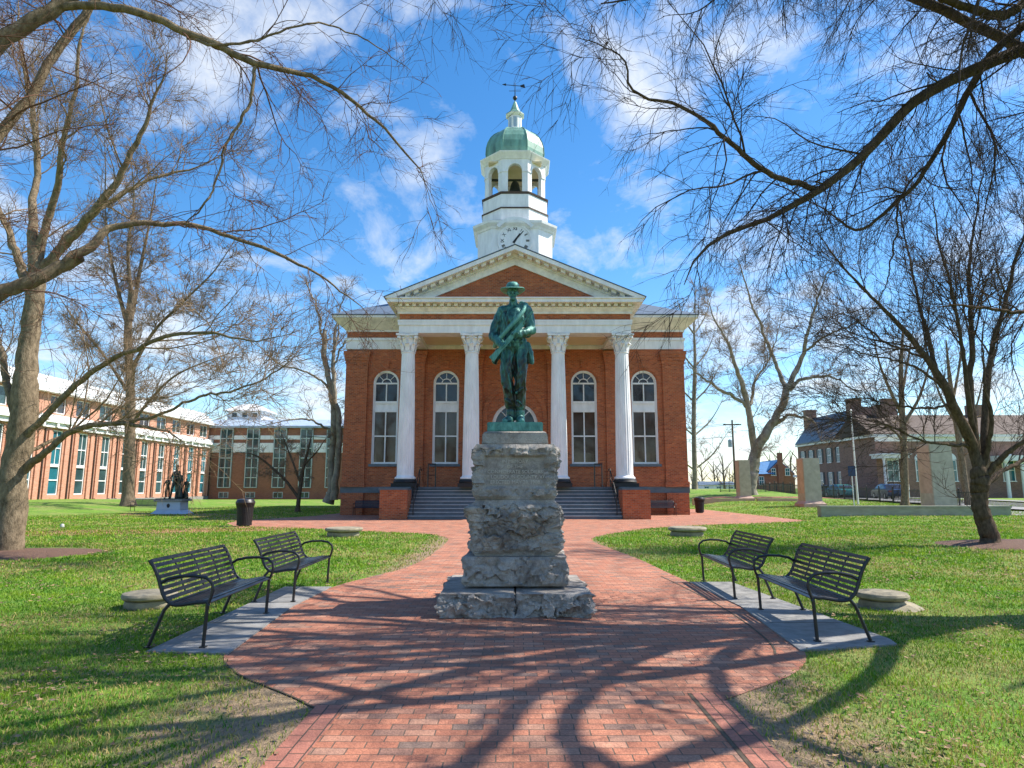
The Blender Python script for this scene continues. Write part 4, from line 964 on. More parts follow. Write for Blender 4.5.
for c in wc:
    m = MB(); m.box(c-1.15, .42, 8.75, c-1.05, .52, 10.45); m.box(c+1.05, .42, 8.75, c+1.15, .52, 10.45); m.box(c-1.05, .42, 8.75, c+1.05, .52, 8.85); m.box(c-1.05, .42, 10.35, c+1.05, .52, 10.45); m.box(c-.04, .42, 8.85, c+.04, .52, 10.35)
    wo = m.build('window', M['white'], mbld); MB().box(c-1.05, .48, 8.85, c+1.05, .49, 10.35).build('pane', M['glass_dark' if int(c*3) % 2 else 'glass_green'], wo)
m_ = MB(); 
for k, (e, z) in enumerate(((-.35, 10.6), (-.05, 10.95), (.25, 11.3), (.6, 11.65), (1.0, 12.0))): m_.box(-.2, e, z, LB+.2, 16-k, z+.349); 
m_.box(-.1, .7, 8.5, LB, 15, 10.6)
m_.build('roof', M['roof_white'], mbld)
m_ = MB()
for k, (e, z) in enumerate(((-.35, 10.6), (-.05, 10.95), (.25, 11.3), (.6, 11.65))): m_.box(-.21, e-.012, z+.26, LB+.21, e-.001, z+.30)
m_.build('roof_joint', M['bluegrey'], mbld)
for c in wc: MB().tube([(c+1.9, -.1, .3), (c+1.9, -.1, 7.2)], .07, 6).build('downpipe', M['roof_brown'], mbld)

WY = 96.3
wing = empty('glazed_wing', (-46, WY, 0), 'red brown brick wing with full height glass bays and grey roof behind the lawn', 'building')
bays = [at(px, 460, WY).x+46 for px in (199.5, 225.8, 252.3, 279.7, 306, 332.5)]
LW = 34.0
wz = lambda y: zz(y, WY)
m_ = MB(); rect_wall(m_, 0, LW, -.5, wz(428), 0, .4, [(c-.92, c+.92, wz(487.5), wz(429)) for c in bays]); m_.box(0, .4, -.5, LW, 12, wz(429)); m_.build('wall', M['wing_brick'], wing)
edges = [0]+sum([[c-1.0, c+1.0] for c in bays], [])+[LW]
for a, b_ in zip(edges[::2], edges[1::2]): MB().box(a, -.12, wz(452.5), b_, -.001, wz(443)).build('white_band', M['white'], wing); MB().box(a, -.1, wz(439.5), b_, -.001, wz(435.5)).build('white_band', M['white'], wing)
for c in bays:
    m = MB(); z0, z1 = wz(487.5), wz(429)
    for x in (c-.92, c-.05, c+.82): m.box(x, -.25, z0, x+.1, .02, z1)
    for k in range(7): z = z0+(z1-z0)*k/6; m.box(c-.92, -.22, z-.06, c+.92, 0, z+.06)
    wo = m.build('window', M['teal_frame'], wing); MB().box(c-.9, -.12, z0, c+.9, -.11, z1).build('pane', M['glass_green'], wo)
    wo = MB().box(c-.7, -.04, wz(498), c+.7, -.001, wz(492)).box(c-.04, -.06, wz(498), c+.04, -.041, wz(492)).build('basement_window', M['teal_frame'], wing); MB().box(c-.6, -.05, wz(497.5), c-.05, -.0402, wz(492.6)).box(c+.05, -.05, wz(497.5), c+.6, -.0402, wz(492.6)).build('pane', M['glass_green'], wo)
m_ = MB(); m_.box(-.4, -.5, wz(428), LW+.4, 12, wz(426)); m_.frus((-.4, -.5, LW+.4, 12), wz(426), (1, 2.4, LW-1, 10), wz(418)); m_.build('roof', M['bluegrey'], wing)
a, c_ = at(228, 418, 100).x+46, at(262, 418, 100).x+46
m_ = MB(); m_.box(a, 3.5, wz(420), c_, 9, zz(411, 99.8)); cu = m_.build('roof_house', M['white'], wing)
m_ = MB(); m_.frus((a-.6, 2.9, c_+.6, 9.6), zz(411, 99.8), (a+1.6, 5, c_-1.6, 7.5), zz(403, 99.8)); m_.build('roof_house_top', M['roof_white'], cu)
for q in (.2, .5, .8): x = a+(c_-a)*q; MB().box(x-.35, 3.47, zz(417, 99.8), x+.35, 3.499, zz(413, 99.8)).build('roof_window', M['glass_dark'], cu)

# ================================================================== RIGHT SIDE: piers, wall, street, houses
def pier(px0, px1, ytop, Y, label, base=True):
    x0 = (px0-515)*Y/660; wd = (px1-px0)*Y/660; cx_ = x0+wd/2; zb_ = h(cx_, Y); zt = zz(ytop, Y)
    t = empty('stone_pier', (cx_, Y+wd/2, zb_), label, 'pier', group='stone memorial piers on the right lawn'); hgt = zt-zb_; hw_ = wd/2
    MB().frus((-hw_, -hw_, hw_, hw_), .30, (-hw_*.95, -hw_*.95, hw_*.95, hw_*.95), hgt).build('shaft', M['pier_grey'], t, bevel=.02)
    MB().box(-hw_*.97-.012, -hw_*.86, .45, -hw_*.97+.03, hw_*.86, hgt-.1).build('side_panel', M['pier_pink'], t)
    MB().box(-hw_-.2, -hw_-.2, -.3, hw_+.2, hw_+.2, .22).frus((-hw_-.2, -hw_-.2, hw_+.2, hw_+.2), .22, (-hw_-.01, -hw_-.01, hw_+.01, hw_+.01), .42).build('base', M['pier_pink'], t, bevel=.01)
    return t
pier(737, 748.5, 460, 59, 'smallest stone pier, farthest off, beside the leaning sycamore')
p2 = pier(801, 818, 458, 47.5, 'stone pier with flared pink base standing between the small one and the large one')
pier(928, 951, 443.5, 37.6, 'largest stone pier, rising behind the low grey wall beside the multi stemmed tree')
wl = empty('low_wall', (17, 36, h(20, 36)), 'long low grey green stone wall across the right lawn', 'wall')
MB().box(-.6, 0, -.3, 9.6, .45, .42).build('wall_body', M['wall_grey'], wl, bevel=.01); MB().box(-.64, -.04, .42, 9.64, .49, .52).build('coping', M['wall_grey'], wl, bevel=.01)
fw = empty('kerb_wall', (15.5, 58.2, h(19, 58)), 'low pinkish brick edging wall between the far piers', 'wall')
MB().box(0, 0, -.4, 4, .4, .22).box(5.6, 0, -.4, 11, .4, .22).build('wall_body', M['pier_pink'], fw)
# iron fence along the pavement
fe = empty('iron_fence', (30.5, 44, 0), 'black iron railing along the street pavement behind the piers', 'fence'); m_ = MB()
ys = np.linspace(0, 46, 24); zf = lambda y: h(30.5, 44+y)
for k, y in enumerate(ys):
    z = zf(y); MB().box(-.04, y-.04, z-.1, .04, y+.04, z+1.25).ball((0, y, z+1.3), .06, 8, 6).build('post', M['iron'], fe)
for a, b_ in zip(ys[:-1], ys[1:]):
    for dz in (.15, 1.05): m_.box(-.02, a+.04, zf(a)+dz, .02, b_-.04, zf(a)+dz+.05)
    for j in range(1, 12): y = a+(b_-a)*j/12; m_.box(-.012, y-.012, zf(a)+.05, .012, y+.012, zf(a)+1.18)
m_.build('railing', M['iron'], fe)
fe2 = empty('lawn_fence', (21.5, 70, 0), 'black iron railing in front of the small blue roofed cottage', 'fence'); m_ = MB()
for k in range(14):
    x = k*.95; z = h(21.5+x, 70); MB().box(x-.03, -.03, z-.2, x+.03, .03, z+1.15).build('post', M['iron'], fe2)
    if k < 13:
        for dz in (.2, .95): m_.box(x+.03, -.02, z+dz-.1, x+.92, .02, z+dz-.05)
        for j in range(1, 7): m_.box(x+.95*j/7-.012, -.012, z-.1, x+.95*j/7+.012, .012, z+1.0)
m_.build('railing', M['iron'], fe2)
# flag pole and sign
fp = at(857.5, 496, 52); fpo = empty('flagpole', (fp.x, 52, h(fp.x, 52)), 'thin white pole standing in front of the gabled brick house', 'pole')
MB().tube([(0, 0, -.2), (0, 0, zz(411, 52)-h(fp.x, 52))], [.085, .05], 8).build('pole', M['white'], fpo, smooth=True); MB().ball((0, 0, zz(410.5, 52)-h(fp.x, 52)), .09).build('finial', M['white'], fpo, smooth=True)
sg = at(853.5, 497, 50); sgo = empty('street_sign', (sg.x, 50, h(sg.x, 50)), 'dark blue square sign on a pale post beside the white pole', 'sign')
MB().tube([(0, 0, -.2), (0, 0, zz(466, 50)-h(sg.x, 50))], .04, 8).build('post', M['white'], sgo, smooth=True); zc_ = zz(471, 50)-h(sg.x, 50)
MB().box(-.28, -.06, zc_-.38, .28, -.03, zc_+.38).build('panel', M['sign_blue'], sgo, bevel=.01)
# houses
def house_window(parent, wall, x, z, wd, ht, shutters=False, side=False):
    m = MB(); f_ = MB(); fn = (lambda b_, x0, y0, z0, x1, y1, z1: b_.box(x0, wall+y0, z0, x1, wall+y1, z1)) if not side else (lambda b_, x0, y0, z0, x1, y1, z1: b_.box(wall+y0, x0, z0, wall+y1, x1, z1))
    for q in (-1, 1): fn(m, x+q*wd/2, -.06, z, x+q*(wd/2-.09), -.001, z+ht)
    fn(m, x-wd/2, -.06, z+ht-.1, x+wd/2, -.0015, z+ht); fn(m, x-wd/2-.08, -.1, z-.1, x+wd/2+.08, -.001, z); fn(m, x-wd/2, -.055, z+ht/2-.04, x+wd/2, -.02, z+ht/2+.04); fn(m, x-.025, -.045, z, x+.025, -.02, z+ht)
    wo = m.build('window', M['white'], parent); fn(f_, x-wd/2+.05, -.025, z, x+wd/2-.05, -.018, z+ht-.05); f_.build('pane', M['glass_teal'], wo)
    if shutters:
        for q in (-1, 1): g_ = MB(); fn(g_, x+q*(wd/2+.03), -.05, z, x+q*(wd/2+.45), -.002, z+ht); g_.build('shutter', M['shutter'], wo)
HY = 85.0; hx0 = (843-515)*HY/660; wd_ = (906-843)*HY/660; dp_ = 14.0; ze = zz(438, HY); zr = zz(407, HY)
hs = empty('gabled_house', (hx0, HY, 0), 'tall brown brick gabled house with shutters and several chimneys across the street', 'house')
m_ = MB(); m_.box(0, 0, -.5, wd_, dp_, ze); m_.xz([(0, ze+.001), (wd_, ze+.001), (wd_*.72, zr), (wd_*.28, zr)], .0, .4); m_.xz([(0, ze+.001), (wd_, ze+.001), (wd_*.72, zr), (wd_*.28, zr)], dp_-.4, dp_); m_.build('wall', M['old_brick'], hs)
m_ = MB(); m_.xz([(-.5, ze-.1), (-.5, ze+.1), (wd_*.28, zr-.1), (wd_*.72, zr-.1), (wd_+.5, ze+.1), (wd_+.5, ze-.1), (wd_*.7, zr-.4), (wd_*.3, zr-.4)], .41, dp_-.41); ro = m_.build('roof', M['slate'], hs)
for cx_, y_ in ((wd_*.24, .1), (wd_*.80, .1), (wd_*.24, dp_-1.0)): MB().box(cx_-.8, y_, ze+1.5, cx_+.8, y_+.9, zr+.9).box(cx_-.88, y_-.08, zr+.9, cx_+.88, y_+.98, zr+1.15).build('chimney', M['old_brick'], hs)
MB().box(-.35, -.05, ze-.35, -.001, dp_, ze-.1).build('eaves', M['white'], hs)
for k in range(5):
    for z, ht in ((1.6, 2.1), (5.0, 1.9)): 
        if not (k == 4 and z < 2): house_window(hs, 0, 1.4+2.7*k, z, 1.05, ht, True, True)
house_window(hs, 0, wd_*.62, ze+.3, .9, 1.5); 
dmr = MB().box(1.1, 4.5, ze+.9, 2.6, 6.2, ze+2.5).build('dormer', M['slate'], hs); house_window(dmr, 1.1, 5.35, ze+1.1, .9, 1.2, False, True)
MB().box(-.3, 12.0, 0, -.05, 13.4, 3.2).box(-1.1, 11.8, 3.2, -.02, 13.6, 3.5).build('porch', M['white'], hs)
PYY = 76.0; px0 = at(878, 480, PYY).x; lw = 24
lg = empty('long_house', (px0, PYY, 0), 'long low brick house with brown roof, white trim and arched windows, far right', 'house')
ze2 = zz(437, PYY)
m_ = MB(); m_.box(0, 0, -.5, lw, 8.5, ze2); m_.build('wall', M['old_brick'], lg); m_ = MB(); m_.add([(-.5,-.5,ze2+.3),(lw+.5,-.5,ze2+.3),(lw+.5,4.2,ze2+3),(-.5,4.2,ze2+3),(lw+.5,9,ze2+.3),(-.5,9,ze2+.3)], [(0,1,2,3),(3,2,4,5),(0,3,5),(1,4,2),(0,5,4,1)]); m_.build('roof', M['roof_brown'], lg)
MB().box(-.4, -.45, ze2, lw+.4, 8.6, ze2+.3).box(0, -.1, ze2-.5, lw, -.001, ze2-.002).build('eaves', M['white'], lg)
for k in range(7): house_window(lg, 0, 1.8+3.3*k, 2.4, 1.4, 2.4); 
m_ = MB()
for k in range(7): m_.xz(arc(1.8+3.3*k, 4.82, .75, 0, math.pi, 10), -.08, -.001)
m_.build('window_arch', M['white'], lg)
m_ = MB(); m_.box(-.6, -2.4, 4.9, 2.4, -.1, 5.25); m_.box(-.8, -2.6, 5.25, 2.6, -.1, 5.4)
for x in (-.3, 2.1): m_.lathe([(.16, 0), (.18, .1), (.14, .2), (.12, 4.6), (.17, 4.75), (.17, 4.9)], (x, -2.1, 0), 12)
m_.build('porch', M['white'], lg)
for x in (2.5, 14): MB().box(x, 3.6, ze2+2, x+1.5, 4.8, ze2+4.2).build('chimney', M['old_brick'], lg)
m_ = MB(); m_.box(13, -2.2, 4.6, 19, -.1, 5.2)
for k in range(4): m_.lathe([(.28, 0), (.28, .15), (.2, .2), (.17, 4.3), (.26, 4.45), (.26, 4.6)], (13.4+1.75*k, -1.9, 0), 12)
m_.build('colonnade', M['white'], lg)
QY = 112.0; qx = at(753, 480, QY).x; qw = at(795, 480, QY).x-qx
ct = empty('brick_cottage', (qx, QY, 1.0), 'small red brick cottage with bright blue roof between pier and sycamore', 'house')
hz_ = zz(474, QY)-1.0; rz_ = zz(461, QY)-1.0
MB().box(0, 0, -2, qw, 8, hz_).xz([(qw*.32, hz_+.001), (qw*1.0, hz_+.001), (qw*.66, rz_)], 0, .3).build('wall', M['wing_brick'], ct)
m_ = MB(); m_.add([(-.3,-.4,hz_),(qw*.5,-.4,hz_),(qw*.66,3.5,rz_),(.6,3.5,rz_)], [(0,1,2,3)]); m_.xz([(qw*.30, hz_-.1), (qw*.66, rz_), (qw*1.02, hz_-.1), (qw*1.02, hz_+.15), (qw*.66, rz_+.25), (qw*.30, hz_+.15)], .3, 8.3); m_.build('roof', M['roof_blue'], ct)
MB().box(qw*.60, -.3, 0, qw*.72, -.001, rz_+1.4).build('chimney', M['wing_brick'], ct)
house_window(ct, 0, qw*.5, hz_-.2, .8, 1.2); house_window(ct, 0, qw*.83, hz_-.2, .8, 1.2); house_window(ct, 0, qw*.2, hz_-1.8, .9, 1.4)
sh_x = at(700, 486, 150).x
sh = empty('pale_shed', (sh_x, 150, 1.2), 'low pale building far off between courthouse corner and smallest pier', 'building')
MB().box(0, 0, -2, 8.5, 6, 1.1).build('wall', M['white'], sh); MB().frus((-.4, -.4, 8.9, 6.4), 1.1, (.5, 2.8, 8, 3.2), 1.9).build('roof', M['slate'], sh)
for k in range(3): house_window(sh, 0, 1.5+2.7*k, -.2, 1.1, 1.0)
# utility pole
up = at(735.5, 488, 88); upo = empty('utility_pole', (up.x, 88, 1.3), 'dark utility pole with transformer behind the smallest pier', 'pole')
zt = zz(420, 88)-1.3; MB().tube([(0, 0, -1), (0, 0, zt)], [.16, .11], 8).build('pole', M['bark_dark'], upo, smooth=True); MB().box(-1.2, -.06, zt-.7, 1.2, .06, zt-.55).build('crossarm', M['bark_dark'], upo); MB().lathe([(.25, zt-3.6), (.27, zt-3.5), (.27, zt-2.7), (.1, zt-2.6)], (-.42, 0, 0), 12).build('transformer', M['bluegrey'], upo, smooth=True)
wr = MB()
for k, dz in enumerate((-.5, -.5, -2.2)):
    A_ = Vector((up.x-60, 96, 1.3+zt-1.5)); B_ = Vector((up.x+(.9 if k else -.9)*(k < 2), 88, 1.3+zt+dz)); wr.tube([A_.lerp(B_, q/14)-Vector((0, 0, 4*1.3*(q/14)*(1-q/14))) for q in range(15)], .022, 4)
tag(wr.build('overhead_wire', M['black']), 'thin dark overhead wires running from the utility pole behind the courthouse', 'wire')
# cars
def car(loc, rz, paint, label):
    t = empty('parked_car', loc, label, 'car', rz, 'cars parked along the street')
    prof = [(-2.2,.35),(-2.25,.55),(-2.2,.82),(-1.95,.93),(-1.55,.97),(-1.0,1.38),(-.5,1.46),(.3,1.45),(.75,1.36),(1.35,.98),(2.0,.86),(2.25,.68),(2.28,.4),(2.15,.28),(1.75,.28),(1.68,.52),(1.4,.64),(1.12,.52),(1.05,.25),(-1.0,.25),(-1.07,.52),(-1.35,.64),(-1.63,.52),(-1.7,.28)]
    rings = []
    for y in (-.88, -.86, -.70, .70, .86, .88):
        k = abs(y); rings.append([(x, y*(1-.22*max(0, z-.9)/.55), z if k < .87 else .3+(z-.3)*.985) for x, z in prof])
    m = MB(); n = len(prof)
    for r_ in rings: m.v += r_
    for i in range(len(rings)-1):
        for j in range(n): m.f.append((i*n+j, i*n+(j+1) % n, (i+1)*n+(j+1) % n, (i+1)*n+j))
    for off in (0, (len(rings)-1)*n):
        for tr in tessellate_polygon([[Vector((x, z, 0)) for x, z in prof]]): m.f.append(tuple(off+q for q in tr))
    bo_ = m.build('body', M[paint], t, smooth=True)
    g = MB()
    for sy in (-1, 1): 
        q = [(-1.3,1.0),(-.92,1.33),(-.5,1.40),(.28,1.39),(.68,1.31),(1.12,1.0)]; g.add([(x, sy*(.885*(1-.22*max(0, z-.9)/.55)+.004), z) for x, z in q], [tuple(range(6))])
    g.build('side_window', M['glass_dark'], t)
    MB().add([(.80,-.68,1.345),(.80,.68,1.345),(1.33,.76,1.005),(1.33,-.76,1.005)], [(0,1,2,3)]).build('windscreen', M['glass_dark'], t); MB().add([(-1.04,-.66,1.365),(-1.04,.66,1.365),(-1.52,.75,1.005),(-1.52,-.75,1.005)], [(0,1,2,3)]).build('rear_window', M['glass_dark'], t)
    for x in (-1.35, 1.4):
        for sy in (-1, 1):
            wm = MB(); wm.tube([(x, sy*.68, .32), (x, sy*.89, .32)], .32, 18); wo = wm.build('wheel', M['tyre'], t); MB().tube([(x, sy*.888, .32), (x, sy*.9, .32)], .2, 12).build('rim', M['rim'], wo)
    for sy in (-1, 1): MB().box(2.16, sy*.5, .62, 2.27, sy*.8, .76).build('headlight', M['lamp_clear'], t); MB().box(-2.25, sy*.5, .68, -2.17, sy*.8, .84).build('tail_light', M['lamp_red'], t)
    return t
def place_car(px, X_, rz, paint, label): 
    Y_ = X_*660/(px-515); car((X_, Y_, h(X_, Y_)+.035), rz, paint, label)
place_car(836, 36.5, R(90), 'car_teal', 'teal car parked on the street in front of the gabled house')
place_car(884, 35.8, R(80), 'car_navy', 'navy blue car parked nearest, just right of the white pole')
place_car(815, 38, R(90), 'car_silver', 'silver car parked behind the middle stone pier, beyond the teal car')

# ================================================================== TREES
def tubes(P, Rr, sides):
    """P (n,k,3), Rr (n,k) -> verts, quads"""
    n, k, _ = P.shape
    T = np.gradient(P, axis=1); T /= np.linalg.norm(T, axis=2, keepdims=True)+1e-9
    mt = T.mean(1); ref = np.where(np.abs(mt[:, 2:3]) > .8, np.array([[1., 0, 0]]), np.array([[0, 0, 1.]]))[:, None, :]
    U = np.cross(T, np.broadcast_to(ref, T.shape)); U /= np.linalg.norm(U, axis=2, keepdims=True)+1e-9
    W = np.cross(T, U); a = 2*np.pi*np.arange(sides)/sides
    V = P[:, :, None, :]+Rr[:, :, None, None]*(U[:, :, None, :]*np.cos(a)[None, None, :, None]+W[:, :, None, :]*np.sin(a)[None, None, :, None])
    i = np.arange(n)[:, None, None]*k*sides; r = np.arange(k-1)[None, :, None]*sides; j = np.arange(sides)[None, None, :]; j2 = (j+1) % sides
    Fq = np.stack([i+r+j, i+r+j2, i+r+sides+j2, i+r+sides+j], -1).reshape(-1, 4)
    return V.reshape(-1, 3), Fq
def spline(pts, rad, K=22, wob=0.0):
    pts = [np.array(p, float) for p in pts]; d = [0]
    for a, b_ in zip(pts[:-1], pts[1:]): d.append(d[-1]+np.linalg.norm(b_-a))
    d = np.array(d); Q = np.array(pts); t = np.linspace(0, d[-1], K); outp = np.zeros((K, 3))
    m = np.gradient(Q, d, axis=0) if len(Q) > 2 else np.repeat((Q[1]-Q[0])[None]/d[-1], 2, 0)
    idx = np.clip(np.searchsorted(d, t, side='right')-1, 0, len(Q)-2); hh = (d[idx+1]-d[idx])[:, None]; s = ((t-d[idx])/hh[:, 0])[:, None]
    outp = (2*s**3-3*s**2+1)*Q[idx]+(s**3-2*s**2+s)*hh*m[idx]+(-2*s**3+3*s**2)*Q[idx+1]+(s**3-s**2)*hh*m[idx+1]
    rr = np.interp(t, d, np.interp(d, [d[0], d[-1]], [0, 1]) if False else rad if len(rad) == len(Q) else np.interp(d/d[-1], np.linspace(0, 1, len(rad)), rad))
    if wob:
        nz_ = np.cumsum(rng.normal(0, wob, (K, 3)), 0); nz_ -= np.linspace(0, 1, K)[:, None]*nz_[-1]; nz_[0] = 0; outp = outp+nz_
    return outp, rr
def sprout(P, Rr, per_m, tr, ang, ln, rad_ratio, K, up, wig, min_r=.0015, slim=.02, tip=.25, taper_len=.6, weight=None):
    n, k, _ = P.shape; seg = np.linalg.norm(np.diff(P, axis=1), axis=2); Ls = seg.sum(1)
    cnt = rng.poisson(np.maximum(Ls*(tr[1]-tr[0])*per_m*(1 if weight is None else weight), .0)); par = np.repeat(np.arange(n), cnt); Mn = len(par)
    if Mn == 0: return np.zeros((0, K, 3)), np.zeros((0, K))
    t = rng.uniform(tr[0], tr[1], Mn); f_ = t*(k-1); i0 = np.minimum(f_.astype(int), k-2); q = (f_-i0)[:, None]
    p0 = P[par, i0]*(1-q)+P[par, i0+1]*q; r0 = Rr[par, i0]*(1-q[:, 0])+Rr[par, i0+1]*q[:, 0]
    tan = P[par, i0+1]-P[par, i0]; tan /= np.linalg.norm(tan, axis=1, keepdims=True)+1e-9
    rv = rng.normal(size=(Mn, 3)); rv -= tan*(rv*tan).sum(1, keepdims=True); rv /= np.linalg.norm(rv, axis=1, keepdims=True)
    a = np.radians(rng.uniform(ang[0], ang[1], Mn))[:, None]; d = tan*np.cos(a)+rv*np.sin(a)
    if hasattr(ln, '__len__'): Ln = rng.uniform(ln[0], ln[1], Mn)
    Ln = Ln*(1-taper_len*t)
    r1 = np.minimum(r0*rad_ratio, Ln*slim); r1 = np.maximum(r1, min_r)
    out_ = np.zeros((Mn, K, 3)); out_[:, 0] = p0; step = (Ln/(K-1))[:, None]
    for s in range(1, K):
        d = d+rng.normal(0, wig, (Mn, 3))+np.array([0, 0, up])/K; d /= np.linalg.norm(d, axis=1, keepdims=True); out_[:, s] = out_[:, s-1]+d*step
    return out_, r1[:, None]*np.linspace(1, tip, K)[None]
def tree(name, loc, label, limbs, bark, twig, levels, group=None, cat='tree', sides0=10, wob=.0, thin=1.0):
    """limbs: list of (points, radii) in world space; levels: list of sprout kwargs"""
    t = empty(name, loc, label, cat, group=group); loc = np.array(loc)
    TV, TF, off = [], [], 0; LP, LR = [], []
    WT = []
    for lb_ in limbs:
        pts, rad = lb_[0], lb_[1]; WT.append(lb_[2] if len(lb_) > 2 else 1.0)
        P, r_ = spline(pts, [q*thin for q in rad], 40, wob); P = P-loc
        r_ = r_*(1+np.convolve(rng.normal(0, .15, 48), np.ones(9)/9, 'valid'))
        V, F_ = tubes(P[None], r_[None], sides0); 
        TV.append(V); TF.append(F_+off); off += len(V); LP.append(P); LR.append(r_)
    raw_mesh('trunk', np.concatenate(TV), np.concatenate(TF), bark, t, True)
    CV, CF, off = [], [], 0; allp = [(np.array(LP), np.array(LR))]
    for il, lv in enumerate(levels):
        lv = dict(lv); sd_ = lv.pop('sides', 3); src = lv.pop('src', [-1]); stk_ = [allp[s] for s in src]
        new = [sprout(P, r_, weight=np.array(WT) if il == 0 else None, **lv) for P, r_ in stk_]; P = np.concatenate([a for a, _ in new]); r_ = np.concatenate([b_ for _, b_ in new])
        P[:, :, 2] = np.maximum(P[:, :, 2], .25)
        V, F_ = tubes(P, r_, sd_); CV.append(V); CF.append(F_+off); off += len(V); allp.append((P, r_))
    raw_mesh('crown', np.concatenate(CV), np.concatenate(CF), twig, t, True)
    return t
def path(*q): return [tuple(at(x, y, Y)) for x, y, Y in q]

# --- near right tree, trunk outside the frame, limbs reaching over the plaza
TR = (9.7, 9.0, 0)
lim = [([(9.7,9.0,-.2),(9.65,9.0,1.6),(9.55,9.0,3.2),(9.4,9.0,4.4)], [.42,.33,.31,.29]),
 ([(9.4,9.0,4.2),(9.2,9.1,5.6),tuple(at(1110,10,9.2)),tuple(at(1024,52,9.2))]+path((965,80,9.1),(910,110,9),(870,152,8.9),(820,192,8.8),(770,217,8.7),(712,243,8.5),(692,262,8.4),(684,285,8.4)), [.24,.19,.16,.115,.10,.092,.082,.07,.045,.03,.016,.006]),
 (path((822,190,8.8),(780,178,8.5),(735,145,8.2),(680,105,8.0),(645,97,7.9),(630,88,7.9),(622,62,7.8),(600,45,7.8),(575,38,7.8)), [.055,.048,.04,.03,.024,.02,.014,.01,.005]),
 (path((1040,10,9.6),(985,62,9.6),(968,95,9.7),(940,150,9.8),(900,200,9.9),(858,228,10),(825,212,10.1),(800,195,10.1)), [.085,.075,.065,.05,.04,.028,.016,.006]),
 (path((900,200,9.9),(888,240,9.9),(880,280,9.9),(868,320,9.9)), [.022,.018,.012,.005]),
 ([(9.4,9.0,4.3),(9.0,8.6,6.2),(8.0,8.0,8.2),(6.4,7.4,9.6),(4.4,7.2,10.2),(2.2,7.4,10.3)], [.2,.17,.14,.10,.06,.015]),  # limbs above the view from here, added for their shadows below
 ([(9.4,9.0,4.3),(8.8,8.2,5.6),(7.4,7.1,6.9),(5.6,6.3,7.7),(3.6,5.7,8.0),(1.6,5.4,8.0),(.2,5.3,7.6)], [.2,.16,.14,.12,.09,.055,.015]),
 ([(7.4,7.1,6.9),(6.4,7.3,7.8),(4.8,7.7,8.3),(3.0,8.1,8.5),(1.2,8.3,8.3)], [.10,.09,.075,.05,.012]),
 ([(5.6,6.3,7.7),(4.8,7.0,8.4),(3.4,7.1,9.0),(1.8,6.7,9.2)], [.09,.075,.05,.014]),
 ([(8.8,8.2,5.6),(7.6,6.4,5.9),(6.2,5.1,6.4),(4.4,4.4,6.7),(2.8,4.1,6.6)], [.13,.11,.09,.06,.015]),
 ([(9.4,9.0,4.0),(10.6,8.0,6),(12,7.4,8.5),(13,7,11)], [.2,.16,.1,.03]), ([(9.4,9.0,4.4),(10.2,9.6,7),(10.5,10.6,10),(10.2,11.5,13)], [.22,.17,.1,.03]),
 ([(10.2,9.6,7),(8.6,10.2,9.0),(6.6,10.4,10.2),(4.2,10.2,10.6),(2.0,9.8,10.4)], [.14,.11,.08,.05,.012]),
 (path((1060,302,12.5),(1024,312,12.5),(985,308,12.4),(955,304,12.4),(930,309,12.4)), [.05,.045,.035,.022,.008]),
 ([(9.2,8.7,8.6),(6.5,8.2,9.6),(3.5,8.0,9.7),(1.2,8.0,9.5),(-.6,8.1,9.1),(-1.6,8.2,8.6)], [.10,.08,.06,.045,.025,.006], .9), (path((1060,-20,9),(1000,15,8.6),(960,2,8.3),(930,-12,8.1)), [.1,.08,.06,.05])]
rs_ = random.Random(4)
for k in range(6, len(lim)-3): lim[k] = (lim[k][0], lim[k][1], .25) if not (len(lim[k]) > 2) else lim[k]
lim.append(([(9.4,9.0,4.2),(9.5,8.9,6.2),(9.3,8.7,8.3),(9.0,8.5,9.6)], [.30,.27,.24,.20], .1))
for k in range(14):  # extra unseen boughs, added to cast branch shadows on plaza and lawn
    a_ = R(148+11.5*k if k < 12 else 120-20*(k-12)); ln_ = rs_.uniform(5.5, 9.0); z0_ = rs_.uniform(8.3, 9.6)
    pts = [(9.2, 8.7, z0_-.6)]; px_, py_ = 9.2, 8.7
    for q in (.25, .5, .75, 1):
        a_ += R(rs_.uniform(-14, 14)); px_ += math.cos(a_)*ln_/4; py_ += math.sin(a_)*ln_/4*.75; pts.append((px_, py_, max(z0_+1.1*math.sin(q*2.4), 2.3+.83*py_)+rs_.uniform(0, .4)))
    lim.append((pts, [.13, .105, .085, .055, .015], .34))
    q_ = pts[2]; a2 = a_+R(rs_.choice((-38, 38))); lim.append(([q_, (q_[0]+1.3*math.cos(a2), q_[1]+1.1*math.sin(a2), max(q_[2]+.5, 2.4+.83*(q_[1]+1.1*math.sin(a2)))), (q_[0]+2.8*math.cos(a2), q_[1]+2.2*math.sin(a2), max(q_[2]+.8, 2.5+.83*(q_[1]+2.2*math.sin(a2))))], [.085, .06, .015], .34))
